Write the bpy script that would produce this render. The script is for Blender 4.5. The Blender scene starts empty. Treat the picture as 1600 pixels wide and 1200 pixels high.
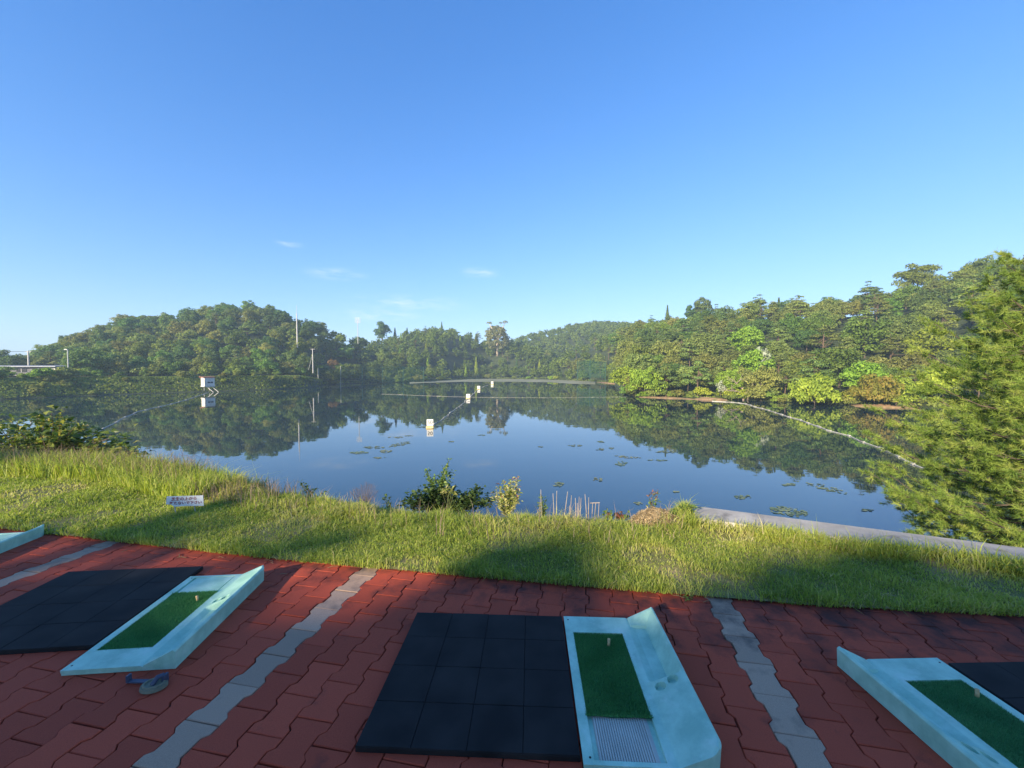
import bpy, math, random
import numpy as np
from mathutils import Vector, Matrix

# ------------------------------------------------------------------ camera
F = 620.0                      # focal length in pixels of the 1600 px wide photograph
PITCH = math.atan(23 / F)      # horizon lies 23 px above the picture's centre
EYE = 1.6
ZW = -5.66                     # water level under the tee line
scene = bpy.context.scene
col = scene.collection
cam_d = bpy.data.cameras.new('camera')
cam_d.sensor_width = 36.0
cam_d.lens = 36.0 * F / 1600
cam_d.clip_start = 0.05
cam_d.clip_end = 6000
cam = bpy.data.objects.new('camera', cam_d)
cam.location = (0, 0, EYE)
cam.rotation_euler = (math.pi / 2 - PITCH, 0, 0)
col.objects.link(cam)
scene.camera = cam

# ------------------------------------------------------------------ sky and sun
SUN_EL = math.radians(20)
SUN_AZ = math.atan2(-0.62, -0.785)       # towards the sun: behind and to the left of the tee
world = bpy.data.worlds.new('World')
scene.world = world
world.use_nodes = True
wn, wl = world.node_tree.nodes, world.node_tree.links
wn.clear()
w_out = wn.new('ShaderNodeOutputWorld')
w_bg = wn.new('ShaderNodeBackground')
w_sky = wn.new('ShaderNodeTexSky')
w_sky.sky_type = 'NISHITA'
w_sky.sun_disc = False
w_sky.sun_elevation = SUN_EL
w_sky.sun_rotation = SUN_AZ
w_sky.altitude = 50
w_sky.air_density = 1.0
w_sky.dust_density = 0.2
w_sky.ozone_density = 2.0
w_bg.inputs['Strength'].default_value = 0.133
# thin wisps of cloud low over the far end of the pond
w_tc = wn.new('ShaderNodeTexCoord')
w_map = wn.new('ShaderNodeMapping')
w_map.inputs['Scale'].default_value = (9.0, 9.0, 46.0)
w_map.inputs['Rotation'].default_value = (0, 0.10, 0)
w_noise = wn.new('ShaderNodeTexNoise')
w_noise.inputs['Scale'].default_value = 2.2
w_noise.inputs['Detail'].default_value = 7
w_noise.inputs['Roughness'].default_value = 0.62
w_ramp = wn.new('ShaderNodeValToRGB')
w_ramp.color_ramp.elements[0].position = 0.42
w_ramp.color_ramp.elements[0].color = (0, 0, 0, 1)
w_ramp.color_ramp.elements[1].position = 0.72
w_ramp.color_ramp.elements[1].color = (0.42, 0.42, 0.42, 1)
w_sum = None
for (wx_, wy_, ww_, wh_) in ((525, 428, 62, 13), (750, 426, 42, 11), (640, 474, 115, 17), (452, 381, 26, 7), (590, 492, 95, 14)):
    dv = Vector(((wx_ - 800) / F, math.cos(PITCH) + (600 - wy_) / F * math.sin(PITCH), (600 - wy_) / F * math.cos(PITCH) - math.sin(PITCH)))
    k_ = dv.length; dv.normalize()
    sub = wn.new('ShaderNodeVectorMath'); sub.operation = 'SUBTRACT'; sub.inputs[1].default_value = dv
    scl = wn.new('ShaderNodeVectorMath'); scl.operation = 'MULTIPLY'; scl.inputs[1].default_value = (F * k_ / ww_, F * k_ / ww_, F * k_ / wh_)
    ln_ = wn.new('ShaderNodeVectorMath'); ln_.operation = 'LENGTH'
    mr_ = wn.new('ShaderNodeMapRange'); mr_.interpolation_type = 'SMOOTHSTEP'
    mr_.inputs['From Min'].default_value = 1.0; mr_.inputs['From Max'].default_value = 0.0
    wl.new(w_tc.outputs['Generated'], sub.inputs[0]); wl.new(sub.outputs[0], scl.inputs[0]); wl.new(scl.outputs[0], ln_.inputs[0])
    wl.new(ln_.outputs['Value'], mr_.inputs['Value'])
    if w_sum is None: w_sum = mr_.outputs['Result']
    else:
        ad_ = wn.new('ShaderNodeMath'); ad_.operation = 'ADD'; ad_.use_clamp = True
        wl.new(w_sum, ad_.inputs[0]); wl.new(mr_.outputs['Result'], ad_.inputs[1]); w_sum = ad_.outputs[0]
w_mul = wn.new('ShaderNodeMath'); w_mul.operation = 'MULTIPLY'
w_mix = wn.new('ShaderNodeMix'); w_mix.data_type = 'RGBA'
w_mix.inputs['B'].default_value = (3.6, 3.8, 4.1, 1)
wl.new(w_tc.outputs['Generated'], w_map.inputs['Vector'])
wl.new(w_map.outputs['Vector'], w_noise.inputs['Vector'])
wl.new(w_noise.outputs['Fac'], w_ramp.inputs['Fac'])
wl.new(w_ramp.outputs['Color'], w_mul.inputs[0])
wl.new(w_sum, w_mul.inputs[1])
wl.new(w_mul.outputs[0], w_mix.inputs['Factor'])
w_hs = wn.new('ShaderNodeHueSaturation')
w_hs.inputs['Hue'].default_value = 0.506
w_hs.inputs['Saturation'].default_value = 1.2
w_hs.inputs['Value'].default_value = 1.0
# soft shoulder over the whole sky, as a camera gives: c * tint / (1 + k c)
w_k = wn.new('ShaderNodeVectorMath'); w_k.operation = 'MULTIPLY_ADD'
w_k.inputs[1].default_value = (0.16, 0.16, 0.16); w_k.inputs[2].default_value = (1, 1, 1)
w_d = wn.new('ShaderNodeVectorMath'); w_d.operation = 'DIVIDE'
w_t = wn.new('ShaderNodeVectorMath'); w_t.operation = 'MULTIPLY'; w_t.inputs[1].default_value = (0.86, 1.05, 1.36)
wl.new(w_sky.outputs['Color'], w_k.inputs[0]); wl.new(w_sky.outputs['Color'], w_d.inputs[0]); wl.new(w_k.outputs[0], w_d.inputs[1])
wl.new(w_d.outputs[0], w_t.inputs[0]); wl.new(w_t.outputs[0], w_hs.inputs['Color'])
wl.new(w_hs.outputs['Color'], w_mix.inputs['A'])
wl.new(w_mix.outputs['Result'], w_bg.inputs['Color'])
wl.new(w_bg.outputs['Background'], w_out.inputs['Surface'])

sun_d = bpy.data.lights.new('sun', 'SUN')
sun_d.energy = 4.5
sun_d.angle = math.radians(0.55)
sun_d.color = (1.0, 0.86, 0.64)
sun = bpy.data.objects.new('sun', sun_d)
to_sun = Vector((math.sin(SUN_AZ) * math.cos(SUN_EL), math.cos(SUN_AZ) * math.cos(SUN_EL), math.sin(SUN_EL)))
sun.rotation_euler = (-to_sun).to_track_quat('-Z', 'Y').to_euler()
sun.location = (-10, -14, 12)
col.objects.link(sun)

vs = scene.view_settings
vs.view_transform = 'Standard'
vs.look = 'None'
vs.gamma = 1.0
vs.exposure = 1.35
vs.use_curve_mapping = False
scene.cycles.volume_step_rate = 4
scene.cycles.transparent_max_bounces = 12
scene.cycles.max_bounces = 8

random.seed(4)
rng = np.random.default_rng(11)


# ------------------------------------------------------------------ helpers
def G(x, y, z=0.0):
    """photo pixel -> point on the level z"""
    dx = (x - 800) / F
    v = (600 - y) / F
    dy = math.cos(PITCH) + v * math.sin(PITCH)
    dz = -math.sin(PITCH) + v * math.cos(PITCH)
    t = (z - EYE) / dz
    return Vector((dx * t, dy * t, z))


def P(x, y, Y):
    """photo pixel -> point at depth Y"""
    dx = (x - 800) / F
    v = (600 - y) / F
    dy = math.cos(PITCH) + v * math.sin(PITCH)
    dz = -math.sin(PITCH) + v * math.cos(PITCH)
    t = Y / dy
    return Vector((dx * t, Y, EYE + dz * t))


def tag(o, label=None, cat=None, group=None, kind=None):
    if label: o['label'] = label
    if cat: o['category'] = cat
    if group: o['group'] = group
    if kind: o['kind'] = kind
    return o


def empty(name, loc=(0, 0, 0), rz=0.0):
    o = bpy.data.objects.new(name, None)
    o.empty_display_size = 0.2
    o.location = loc
    o.rotation_euler = (0, 0, rz)
    col.objects.link(o)
    return o


def link(name, me, mat=None, parent=None, loc=None):
    o = bpy.data.objects.new(name, me)
    if mat is not None and len(me.materials) == 0:
        me.materials.append(mat)
    if parent is not None: o.parent = parent
    if loc is not None: o.location = loc
    col.objects.link(o)
    return o


def np_mesh(name, V, Fa, var=None, smooth=False):
    V = np.asarray(V, dtype=np.float32).reshape(-1, 3)
    Fa = np.asarray(Fa, dtype=np.int32)
    n, k = Fa.shape
    me = bpy.data.meshes.new(name)
    me.vertices.add(len(V)); me.vertices.foreach_set('co', V.ravel())
    me.loops.add(n * k); me.loops.foreach_set('vertex_index', Fa.ravel())
    me.polygons.add(n)
    me.polygons.foreach_set('loop_start', np.arange(0, n * k, k, dtype=np.int32))
    me.polygons.foreach_set('loop_total', np.full(n, k, dtype=np.int32))
    if smooth:
        me.polygons.foreach_set('use_smooth', np.ones(n, dtype=bool))
    if var is not None:
        a = me.attributes.new('var', 'FLOAT', 'POINT')
        a.data.foreach_set('value', np.asarray(var, dtype=np.float32))
    me.update(calc_edges=True)
    return me


class MB:
    def __init__(s): s.v = []; s.f = []
    def box(s, c, d, m=None):
        c = Vector(c); h = [x / 2 for x in d]; n = len(s.v)
        for sx in (-1, 1):
            for sy in (-1, 1):
                for sz in (-1, 1):
                    q = Vector((sx * h[0], sy * h[1], sz * h[2]))
                    if m is not None: q = m @ q
                    s.v.append(tuple(c + q))
        for f in ((0, 1, 3, 2), (4, 6, 7, 5), (0, 4, 5, 1), (2, 3, 7, 6), (0, 2, 6, 4), (1, 5, 7, 3)):
            s.f.append(tuple(n + i for i in f))
        return s
    def tube(s, pts, r, n=6, cap=True):
        pts = [Vector(p) for p in pts]
        rs = r if isinstance(r, (list, tuple)) else [r] * len(pts)
        base = len(s.v)
        for i, p in enumerate(pts):
            a = pts[max(i - 1, 0)]; b = pts[min(i + 1, len(pts) - 1)]
            t = (b - a)
            if t.length < 1e-9: t = Vector((0, 0, 1))
            t.normalize()
            up = Vector((0, 0, 1)) if abs(t.z) < 0.9 else Vector((1, 0, 0))
            u = t.cross(up).normalized(); w = t.cross(u).normalized()
            for k in range(n):
                a2 = 2 * math.pi * k / n
                s.v.append(tuple(p + (u * math.cos(a2) + w * math.sin(a2)) * rs[i]))
        for i in range(len(pts) - 1):
            for k in range(n):
                a0 = base + i * n + k; a1 = base + i * n + (k + 1) % n
                s.f.append((a0, a1, a1 + n, a0 + n))
        if cap:
            s.f.append(tuple(base + k for k in range(n))[::-1])
            s.f.append(tuple(base + (len(pts) - 1) * n + k for k in range(n)))
        return s
    def prism(s, outline, z0, z1, inset=0.0):
        n = len(outline); b = len(s.v)
        cx = sum(p[0] for p in outline) / n; cy = sum(p[1] for p in outline) / n
        for x, y in outline: s.v.append((x, y, z0))
        for x, y in outline:
            if inset:
                L = math.hypot(x - cx, y - cy); k = (L - inset) / L
                x, y = cx + (x - cx) * k, cy + (y - cy) * k
            s.v.append((x, y, z1))
        for i in range(n):
            j = (i + 1) % n
            s.f.append((b + i, b + j, b + n + j, b + n + i))
        s.f.append(tuple(b + n + i for i in range(n)))
        s.f.append(tuple(b + i for i in range(n))[::-1])
        return s
    def mesh(s, name, smooth=False):
        me = bpy.data.meshes.new(name)
        me.from_pydata(s.v, [], s.f)
        if smooth:
            for p in me.polygons: p.use_smooth = True
        me.update()
        return me
    def build(s, name, mat, parent=None, smooth=False):
        return link(name, s.mesh(name, smooth), mat, parent)


def bevel(o, w=0.004, seg=2):
    m = o.modifiers.new('bevel', 'BEVEL'); m.width = w; m.segments = seg; m.limit_method = 'ANGLE'
    m.angle_limit = math.radians(40)
    return o


def copy_tree(o, parent=None):
    c = o.copy(); col.objects.link(c); c.parent = parent
    for ch in list(o.children): copy_tree(ch, c)
    return c


def smooth01(t):
    t = np.clip(t, 0, 1)
    return t * t * (3 - 2 * t)


# ------------------------------------------------------------------ materials
def base_mat(name, rough=0.8, spec=0.3):
    m = bpy.data.materials.new(name); m.use_nodes = True
    nt = m.node_tree
    b = nt.nodes['Principled BSDF']
    b.inputs['Roughness'].default_value = rough
    b.inputs['Specular IOR Level'].default_value = spec
    return m, nt, b


def noise_mat(name, c1, c2, scale=8, detail=6, rough=0.8, bump=0.0, bscale=None, spec=0.3, c3=None, s3=1.0, lo=0.35, hi=0.65,
              objrand=0.0, coord='Object', lo3=0.5, hi3=0.66):
    m, nt, b = base_mat(name, rough, spec)
    N, L = nt.nodes, nt.links
    tc = N.new('ShaderNodeTexCoord')
    vec = tc.outputs[coord]
    if coord == 'World':
        pass
    n1 = N.new('ShaderNodeTexNoise'); n1.inputs['Scale'].default_value = scale; n1.inputs['Detail'].default_value = detail
    n1.inputs['Roughness'].default_value = 0.6
    L.new(vec, n1.inputs['Vector'])
    r = N.new('ShaderNodeValToRGB')
    r.color_ramp.elements[0].position = lo; r.color_ramp.elements[0].color = (*c1, 1)
    r.color_ramp.elements[1].position = hi; r.color_ramp.elements[1].color = (*c2, 1)
    L.new(n1.outputs['Fac'], r.inputs['Fac'])
    out = r.outputs['Color']
    if c3 is not None:
        n3 = N.new('ShaderNodeTexNoise'); n3.inputs['Scale'].default_value = s3; n3.inputs['Detail'].default_value = 7
        n3.inputs['Roughness'].default_value = 0.65
        L.new(vec, n3.inputs['Vector'])
        r3 = N.new('ShaderNodeValToRGB')
        r3.color_ramp.elements[0].position = lo3; r3.color_ramp.elements[0].color = (0, 0, 0, 1)
        r3.color_ramp.elements[1].position = hi3; r3.color_ramp.elements[1].color = (1, 1, 1, 1)
        L.new(n3.outputs['Fac'], r3.inputs['Fac'])
        mx = N.new('ShaderNodeMix'); mx.data_type = 'RGBA'; mx.inputs['B'].default_value = (*c3, 1)
        L.new(r3.outputs['Color'], mx.inputs['Factor']); L.new(out, mx.inputs['A'])
        out = mx.outputs['Result']
    if objrand:
        oi = N.new('ShaderNodeObjectInfo')
        mr = N.new('ShaderNodeMapRange')
        mr.inputs['To Min'].default_value = 1 - objrand; mr.inputs['To Max'].default_value = 1 + objrand
        L.new(oi.outputs['Random'], mr.inputs['Value'])
        hs = N.new('ShaderNodeHueSaturation')
        L.new(mr.outputs['Result'], hs.inputs['Value']); L.new(out, hs.inputs['Color'])
        out = hs.outputs['Color']
    L.new(out, b.inputs['Base Color'])
    if bump:
        n2 = N.new('ShaderNodeTexNoise'); n2.inputs['Scale'].default_value = bscale or scale * 6; n2.inputs['Detail'].default_value = 4
        L.new(vec, n2.inputs['Vector'])
        bp = N.new('ShaderNodeBump'); bp.inputs['Strength'].default_value = bump; bp.inputs['Distance'].default_value = 0.01
        L.new(n2.outputs['Fac'], bp.inputs['Height']); L.new(bp.outputs['Normal'], b.inputs['Normal'])
    return m


def leaf_mat(name, stops, trans=0.36, objrand=0.25, rough=0.6, hue=0.03, spec=0.25):
    """stops: list of (position, colour) over the per-leaf value 'var' shifted by a per-plant random"""
    m, nt, b = base_mat(name, rough, spec)
    N, L = nt.nodes, nt.links
    at = N.new('ShaderNodeAttribute'); at.attribute_name = 'var'
    oi = N.new('ShaderNodeObjectInfo')
    r = N.new('ShaderNodeValToRGB')
    els = r.color_ramp.elements
    els[0].position = stops[0][0]; els[0].color = (*stops[0][1], 1)
    els[1].position = stops[-1][0]; els[1].color = (*stops[-1][1], 1)
    for p_, c_ in stops[1:-1]:
        x = els.new(p_); x.color = (*c_, 1)
    L.new(at.outputs['Fac'], r.inputs['Fac'])
    hs = N.new('ShaderNodeHueSaturation')
    mr = N.new('ShaderNodeMapRange'); mr.inputs['To Min'].default_value = 1 - objrand; mr.inputs['To Max'].default_value = 1 + objrand
    L.new(oi.outputs['Random'], mr.inputs['Value'])
    L.new(mr.outputs['Result'], hs.inputs['Value'])
    ml = N.new('ShaderNodeMath'); ml.operation = 'MULTIPLY'; ml.inputs[1].default_value = 7.31
    fr = N.new('ShaderNodeMath'); fr.operation = 'FRACT'
    mh = N.new('ShaderNodeMapRange'); mh.inputs['To Min'].default_value = 0.5 - hue; mh.inputs['To Max'].default_value = 0.5 + hue
    L.new(oi.outputs['Random'], ml.inputs[0]); L.new(ml.outputs[0], fr.inputs[0]); L.new(fr.outputs[0], mh.inputs['Value'])
    L.new(mh.outputs['Result'], hs.inputs['Hue'])
    L.new(r.outputs['Color'], hs.inputs['Color'])
    L.new(hs.outputs['Color'], b.inputs['Base Color'])
    if trans > 0:
        tr = N.new('ShaderNodeBsdfTranslucent')
        g = N.new('ShaderNodeMix'); g.data_type = 'RGBA'; g.blend_type = 'MULTIPLY'; g.inputs['Factor'].default_value = 1
        g.inputs['B'].default_value = (1.25, 1.3, 0.7, 1)
        L.new(hs.outputs['Color'], g.inputs['A']); L.new(g.outputs['Result'], tr.inputs['Color'])
        mx = N.new('ShaderNodeMixShader'); mx.inputs['Fac'].default_value = trans
        L.new(b.outputs[0], mx.inputs[1]); L.new(tr.outputs[0], mx.inputs[2])
        L.new(mx.outputs[0], N['Material Output'].inputs['Surface'])
    return m


M = {}
M['oak'] = leaf_mat('leaves_oak', [(0, (0.079, 0.124, 0.022)), (0.5, (0.148, 0.219, 0.034)), (1, (0.259, 0.328, 0.055))])
M['lime'] = leaf_mat('leaves_lime', [(0, (0.133, 0.204, 0.019)), (0.5, (0.259, 0.350, 0.034)), (1, (0.423, 0.496, 0.060))])
M['olive'] = leaf_mat('leaves_olive', [(0, (0.110, 0.139, 0.030)), (0.5, (0.211, 0.241, 0.055)), (1, (0.329, 0.343, 0.090))])
M['blue'] = leaf_mat('leaves_dark', [(0, (0.053, 0.096, 0.024)), (0.5, (0.100, 0.163, 0.039)), (1, (0.173, 0.241, 0.060))])
M['needle'] = leaf_mat('needles_far', [(0, (0.081, 0.124, 0.029)), (0.5, (0.157, 0.212, 0.046)), (1, (0.267, 0.307, 0.072))], trans=0.12)
M['rust'] = leaf_mat('leaves_rust', [(0, (0.10, 0.050, 0.022)), (0.5, (0.20, 0.10, 0.045)), (1, (0.24, 0.17, 0.07))], objrand=0.1)
M['gold'] = leaf_mat('leaves_gold', [(0, (0.11, 0.12, 0.018)), (0.5, (0.24, 0.24, 0.03)), (1, (0.36, 0.25, 0.06))], objrand=0.1)
M['white_bloom'] = leaf_mat('leaves_white', [(0, (0.14, 0.18, 0.09)), (0.5, (0.26, 0.29, 0.19)), (1, (0.52, 0.54, 0.44))], objrand=0.05, trans=0.1)
M['bark'] = noise_mat('bark', (0.05, 0.038, 0.028), (0.13, 0.10, 0.075), 6, bump=0.5)
M['pale_bark'] = noise_mat('pale_bark', (0.38, 0.29, 0.20), (0.58, 0.48, 0.36), 3, bump=0.2)
M['dead_wood'] = noise_mat('dead_wood', (0.20, 0.15, 0.11), (0.38, 0.31, 0.24), 4)
M['pine_bark'] = noise_mat('pine_bark', (0.08, 0.052, 0.036), (0.17, 0.115, 0.08), 9, bump=0.6)

# ------------------------------------------------------------------ the paving frame
TH = math.radians(10.8)
ct, st = math.cos(TH), math.sin(TH)


def ab2xy(a, b): return a * ct + b * st, -a * st + b * ct
def xy2ab(x, y): return x * ct - y * st, x * st + y * ct


def edge_b(a):
    return np.interp(a, [-8, -4.4, -2.5, 0, 1.5, 3.0, 6], [2.90, 2.87, 2.84, 2.90, 2.95, 3.10, 3.20])


rim_px = [(-900, 712), (-300, 722), (0, 733), (130, 739), (230, 745), (330, 769), (450, 794), (620, 815), (800, 827), (950, 838), (1040, 833)]
rim_ab = [xy2ab(G(x, y).x, G(x, y).y) for x, y in rim_px]
WALL0 = Vector((2.02, 4.42, 0)); WALL1 = Vector((9.5, 1.08, 0))
for t_ in (0.0, 0.25, 0.5, 0.75, 1.0):
    p_ = WALL0.lerp(WALL1, t_)
    rim_ab.append(xy2ab(p_.x - 0.12, p_.y - 0.20))
rim_ab.append((rim_ab[-1][0] + 6, rim_ab[-1][1] - 0.8))
rim_ab.sort()
RA = np.array([r[0] for r in rim_ab]); RB = np.array([r[1] for r in rim_ab])


def rim_b(a): return np.interp(a, RA, RB)


def lawn_noise(x, y):
    return (0.018 * np.sin(x * 1.7 + 0.6 * np.sin(y * 2.1)) + 0.014 * np.sin(y * 2.9 + x * 0.8) + 0.008 * np.sin(x * 5.1 - y * 3.3))


def lawn_z(a, b):
    x, y = ab2xy(a, b)
    eb = edge_b(a); rb = rim_b(a)
    z = 0.014 + lawn_noise(x, y) * smooth01((b - eb) / 0.6) + 0.02 * smooth01((b - eb) / 0.5)
    d = b - rb
    drop = np.where(d > 0, 0.62 * (np.sqrt(d * d + 0.12) - 0.346), 0)
    return z - drop


# ------------------------------------------------------------------ setting: ground, lawn, paving, water, hills
M['soil'] = noise_mat('soil', (0.045, 0.036, 0.022), (0.085, 0.072, 0.035), 9, c3=(0.05, 0.075, 0.02), s3=2.2, bump=0.6, bscale=40)
M['lawn'] = noise_mat('lawn_ground', (0.13, 0.125, 0.035), (0.22, 0.20, 0.06), 14, c3=(0.34, 0.25, 0.12), s3=2.1, bump=0.8, bscale=70,
                      lo3=0.54, hi3=0.66)
M['forest_floor'] = noise_mat('forest_floor', (0.022, 0.032, 0.012), (0.05, 0.065, 0.022), 0.35, bump=0.4, bscale=1.5)
M['hill_far'] = noise_mat('far_hill_cover', (0.018, 0.032, 0.014), (0.045, 0.07, 0.025), 0.09, detail=9, bump=1.0, bscale=0.2)

# plain ground under everything, out to the horizon
g = MB()
g.v = [(-2200, -400, -9), (2200, -400, -9), (2200, 1500, -9), (-2200, 1500, -9)]; g.f = [(0, 1, 2, 3)]
tag(g.build('ground', M['forest_floor']), kind='structure')
# the made-up ground behind and under the tee
g = MB()
g.v = [(*ab2xy(-60, -60), -0.05), (*ab2xy(60, -60), -0.05), (*ab2xy(60, 3.3), -0.05), (*ab2xy(-60, 3.3), -0.05)]; g.f = [(0, 1, 2, 3)]
tag(g.build('tee_ground', M['soil']), kind='structure')

# lawn and the bank falling to the water
A = np.concatenate([np.linspace(-34, -8, 27)[:-1], np.linspace(-8, 6, 113), np.linspace(6, 30, 25)[1:]])
tb = np.concatenate([np.linspace(0, 1, 31), 1 + np.cumsum(np.linspace(0.05, 0.45, 26))])
V = []
for a_ in A:
    eb = float(edge_b(a_)); rb = float(rim_b(a_))
    b_ = np.where(tb <= 1, eb + (rb - eb) * tb, rb + (tb - 1) * 2.2)
    z_ = lawn_z(np.full_like(b_, a_), b_)
    x_, y_ = ab2xy(a_, b_)
    V.append(np.stack([x_, y_, z_], 1))
nb = len(tb)
V = np.concatenate(V)
idx = np.arange(len(A) * nb).reshape(len(A), nb)
Fq = np.stack([idx[:-1, :-1], idx[1:, :-1], idx[1:, 1:], idx[:-1, 1:]], -1).reshape(-1, 4)
tag(link('lawn', np_mesh('lawn', V, Fq, smooth=True), M['lawn']), kind='structure')

# water
def water_mat():
    m, nt, b = base_mat('pond_water', 0.0, 0.5)
    N, L = nt.nodes, nt.links
    b.inputs['Base Color'].default_value = (0.012, 0.030, 0.042, 1)
    b.inputs['IOR'].default_value = 1.85
    b.inputs['Roughness'].default_value = 0.015
    tc = N.new('ShaderNodeTexCoord')
    mp = N.new('ShaderNodeMapping'); mp.inputs['Scale'].default_value = (0.25, 0.55, 1)
    n = N.new('ShaderNodeTexNoise'); n.inputs['Scale'].default_value = 1.0; n.inputs['Detail'].default_value = 3
    bp = N.new('ShaderNodeBump'); bp.inputs['Strength'].default_value = 0.045; bp.inputs['Distance'].default_value = 0.10
    L.new(tc.outputs['Object'], mp.inputs['Vector']); L.new(mp.outputs['Vector'], n.inputs['Vector'])
    L.new(n.outputs['Fac'], bp.inputs['Height']); L.new(bp.outputs['Normal'], b.inputs['Normal'])
    return m


g = MB(); g.v = [(-420, -8, ZW), (420, -8, ZW), (420, 330, ZW), (-420, 330, ZW)]; g.f = [(0, 1, 2, 3)]
tag(g.build('pond_water', water_mat()), kind='structure')

# far shores and hills, as heights over (pixel column, depth)
SX = [-900, -300, 0, 60, 200, 325, 420, 480, 510, 560, 660, 760, 870, 940, 966, 974, 1000, 1060, 1100, 1160, 1240, 1330, 1430, 1600, 1900, 2600]
SD = [60, 80, 94, 100, 115, 128, 140, 155, 180, 205, 226, 300, 262, 215, 190, 112, 102, 97, 94, 91, 83, 78, 73, 58, 34, 16]
BZ_X = [-900, 470, 520, 660, 960, 980, 1600, 2600]
BZ = [-1.2, -1.2, -4.2, -4.6, -4.6, -4.4, -4.0, -3.0]


def D0(x): return np.interp(x, SX, SD)


RIDGES = [   # (columns, y of the tree tops, depth of the ridge, depth where the rise starts)
    dict(x=[-900, -300, -60, 30, 60, 100, 150, 200, 270, 320, 370, 430, 480, 530, 565, 610, 660, 720],
         y=[575, 575, 575, 566, 552, 530, 512, 497, 495, 482, 474, 484, 500, 514, 527, 548, 570, 590],
         Y=[220, 220, 220, 220, 225, 230, 235, 240, 245, 250, 255, 258, 262, 266, 270, 275, 280, 290], s=26, th=9),
    dict(x=[470, 540, 570, 600, 640, 690, 730, 770, 820, 880],
         y=[590, 556, 540, 530, 518, 508, 517, 527, 535, 550],
         Y=[330, 335, 340, 345, 350, 355, 360, 360, 360, 360], s=10, th=9),
    dict(x=[700, 760, 800, 830, 870, 900, 930, 960, 1010, 1060, 1150],
         y=[560, 535, 530, 520, 512, 506, 502, 504, 512, 530, 560],
         Y=[480] * 11, s=90, th=9),
    dict(x=[840, 870, 900, 930, 965, 1010, 1060, 1120, 1180, 1250, 1340, 1400, 1440, 1500, 1600, 1900, 2600],
         y=[575, 555, 540, 526, 514, 504, 498, 490, 484, 474, 464, 452, 440, 428, 402, 400, 420],
         Y=[300, 300, 295, 285, 270, 250, 230, 208, 190, 175, 162, 155, 150, 142, 130, 100, 70], s=4, th=8.5),
]


def zland(x, Y):
    d0 = D0(x)
    bz = np.interp(x, BZ_X, BZ)
    d = Y - d0
    z = -7.2 + (bz + 7.2) * smooth01((d + 2.0) / 10.0)
    for R in RIDGES:
        yr = np.interp(x, R['x'], R['y']); Yr = np.interp(x, R['x'], R['Y'])
        top = EYE + (577 - yr) / F * Yr - R['th']
        s0 = np.minimum(d0 + 8 + R['s'], Yr - 30)
        t = (Y - s0) / (Yr - s0)
        inside = (x >= R['x'][0]) & (x <= R['x'][-1])
        up = bz + (top - bz) * np.sin(np.clip(t, 0, 1) * math.pi / 2) ** 1.15
        dn = top - (Y - Yr) * 0.22
        h = np.where(t <= 1, up, dn)
        z = np.where(inside & (t > 0), np.maximum(z, h), z)
    return np.where(d < -2, -7.2, np.maximum(z, -7.2))


cols = np.arange(-900, 2601, 10.0)
rows = np.concatenate([np.linspace(14, 60, 14)[:-1], np.arange(60, 310, 3.0), np.linspace(310, 640, 34)])
CX, RY = np.meshgrid(cols, rows, indexing='ij')
Z = zland(CX, RY)
V = np.stack([(CX - 800) / F * RY, RY, Z], -1).reshape(-1, 3)
idx = np.arange(CX.size).reshape(CX.shape)
Fq = np.stack([idx[:-1, :-1], idx[1:, :-1], idx[1:, 1:], idx[:-1, 1:]], -1).reshape(-1, 4)
tag(link('hills', np_mesh('hills', V, Fq, smooth=True), M['forest_floor']), kind='structure')

# a farther hill showing at the left end
cx = np.arange(-1500, 120, 12.0)
fy = np.interp(cx, [-1500, -500, -200, -60, 0, 20, 36, 60, 120], [560, 545, 540, 542, 548, 556, 566, 574, 580]) + 1.6 * np.sin(cx * 0.21) + 1.1 * np.sin(cx * 0.47)
V = []; nr = 14
for c_, y_ in zip(cx, fy):
    for k in range(nr):
        t = k / (nr - 1); Y_ = 820 + 160 * t
        zt = EYE + (577 - y_) / F * 930
        V.append(((c_ - 800) / F * Y_, Y_, -8.5 + (zt + 8.5) * math.sin(min(t / 0.7, 1) * math.pi / 2) + (random.random() - 0.5) * 3))
idx = np.arange(len(V)).reshape(len(cx), nr)
Fq = np.stack([idx[:-1, :-1], idx[1:, :-1], idx[1:, 1:], idx[:-1, 1:]], -1).reshape(-1, 4)
tag(link('far_hill', np_mesh('far_hill', V, Fq, smooth=True), M['hill_far']), kind='structure')

# pale mud and weed flat at the far end of the pond
V = []; Fp = []
M['flat'] = noise_mat('mud_flat', (0.17, 0.18, 0.10), (0.28, 0.27, 0.17), 0.12)
fl = [(640, 599.5), (664, 598.2), (720, 596.6), (800, 596.4), (862, 597.4), (890, 599.6), (930, 600.6)]
fm = MB()
for x, y in fl:
    p = G(x, y, ZW + 0.05); fm.v.append(tuple(p))
for x, y in fl:
    p = G(x, min(y - 4.6, 594.5), ZW + 0.25); fm.v.append(tuple(p))
for i in range(len(fl) - 1): fm.f.append((i, i + 1, len(fl) + i + 1, len(fl) + i))
tag(fm.build('mud_flat', M['flat']), kind='structure')

# paving: interlocking dog-bone pavers in columns
PL, PW, ST = 0.218, 0.1635, 0.0115


def paver_outline(gap=0.0024):
    h = PL / 2 - gap; we = PW / 2 + ST - gap; wm = PW / 2 - ST - gap
    q0, q1 = PL / 4 - 0.011, PL / 4 + 0.011
    right = [(we, -h), (we, -q1), (wm, -q0), (wm, q0), (we, q1), (we, h)]
    return right + [(-x, y) for x, y in right[::-1]]


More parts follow.
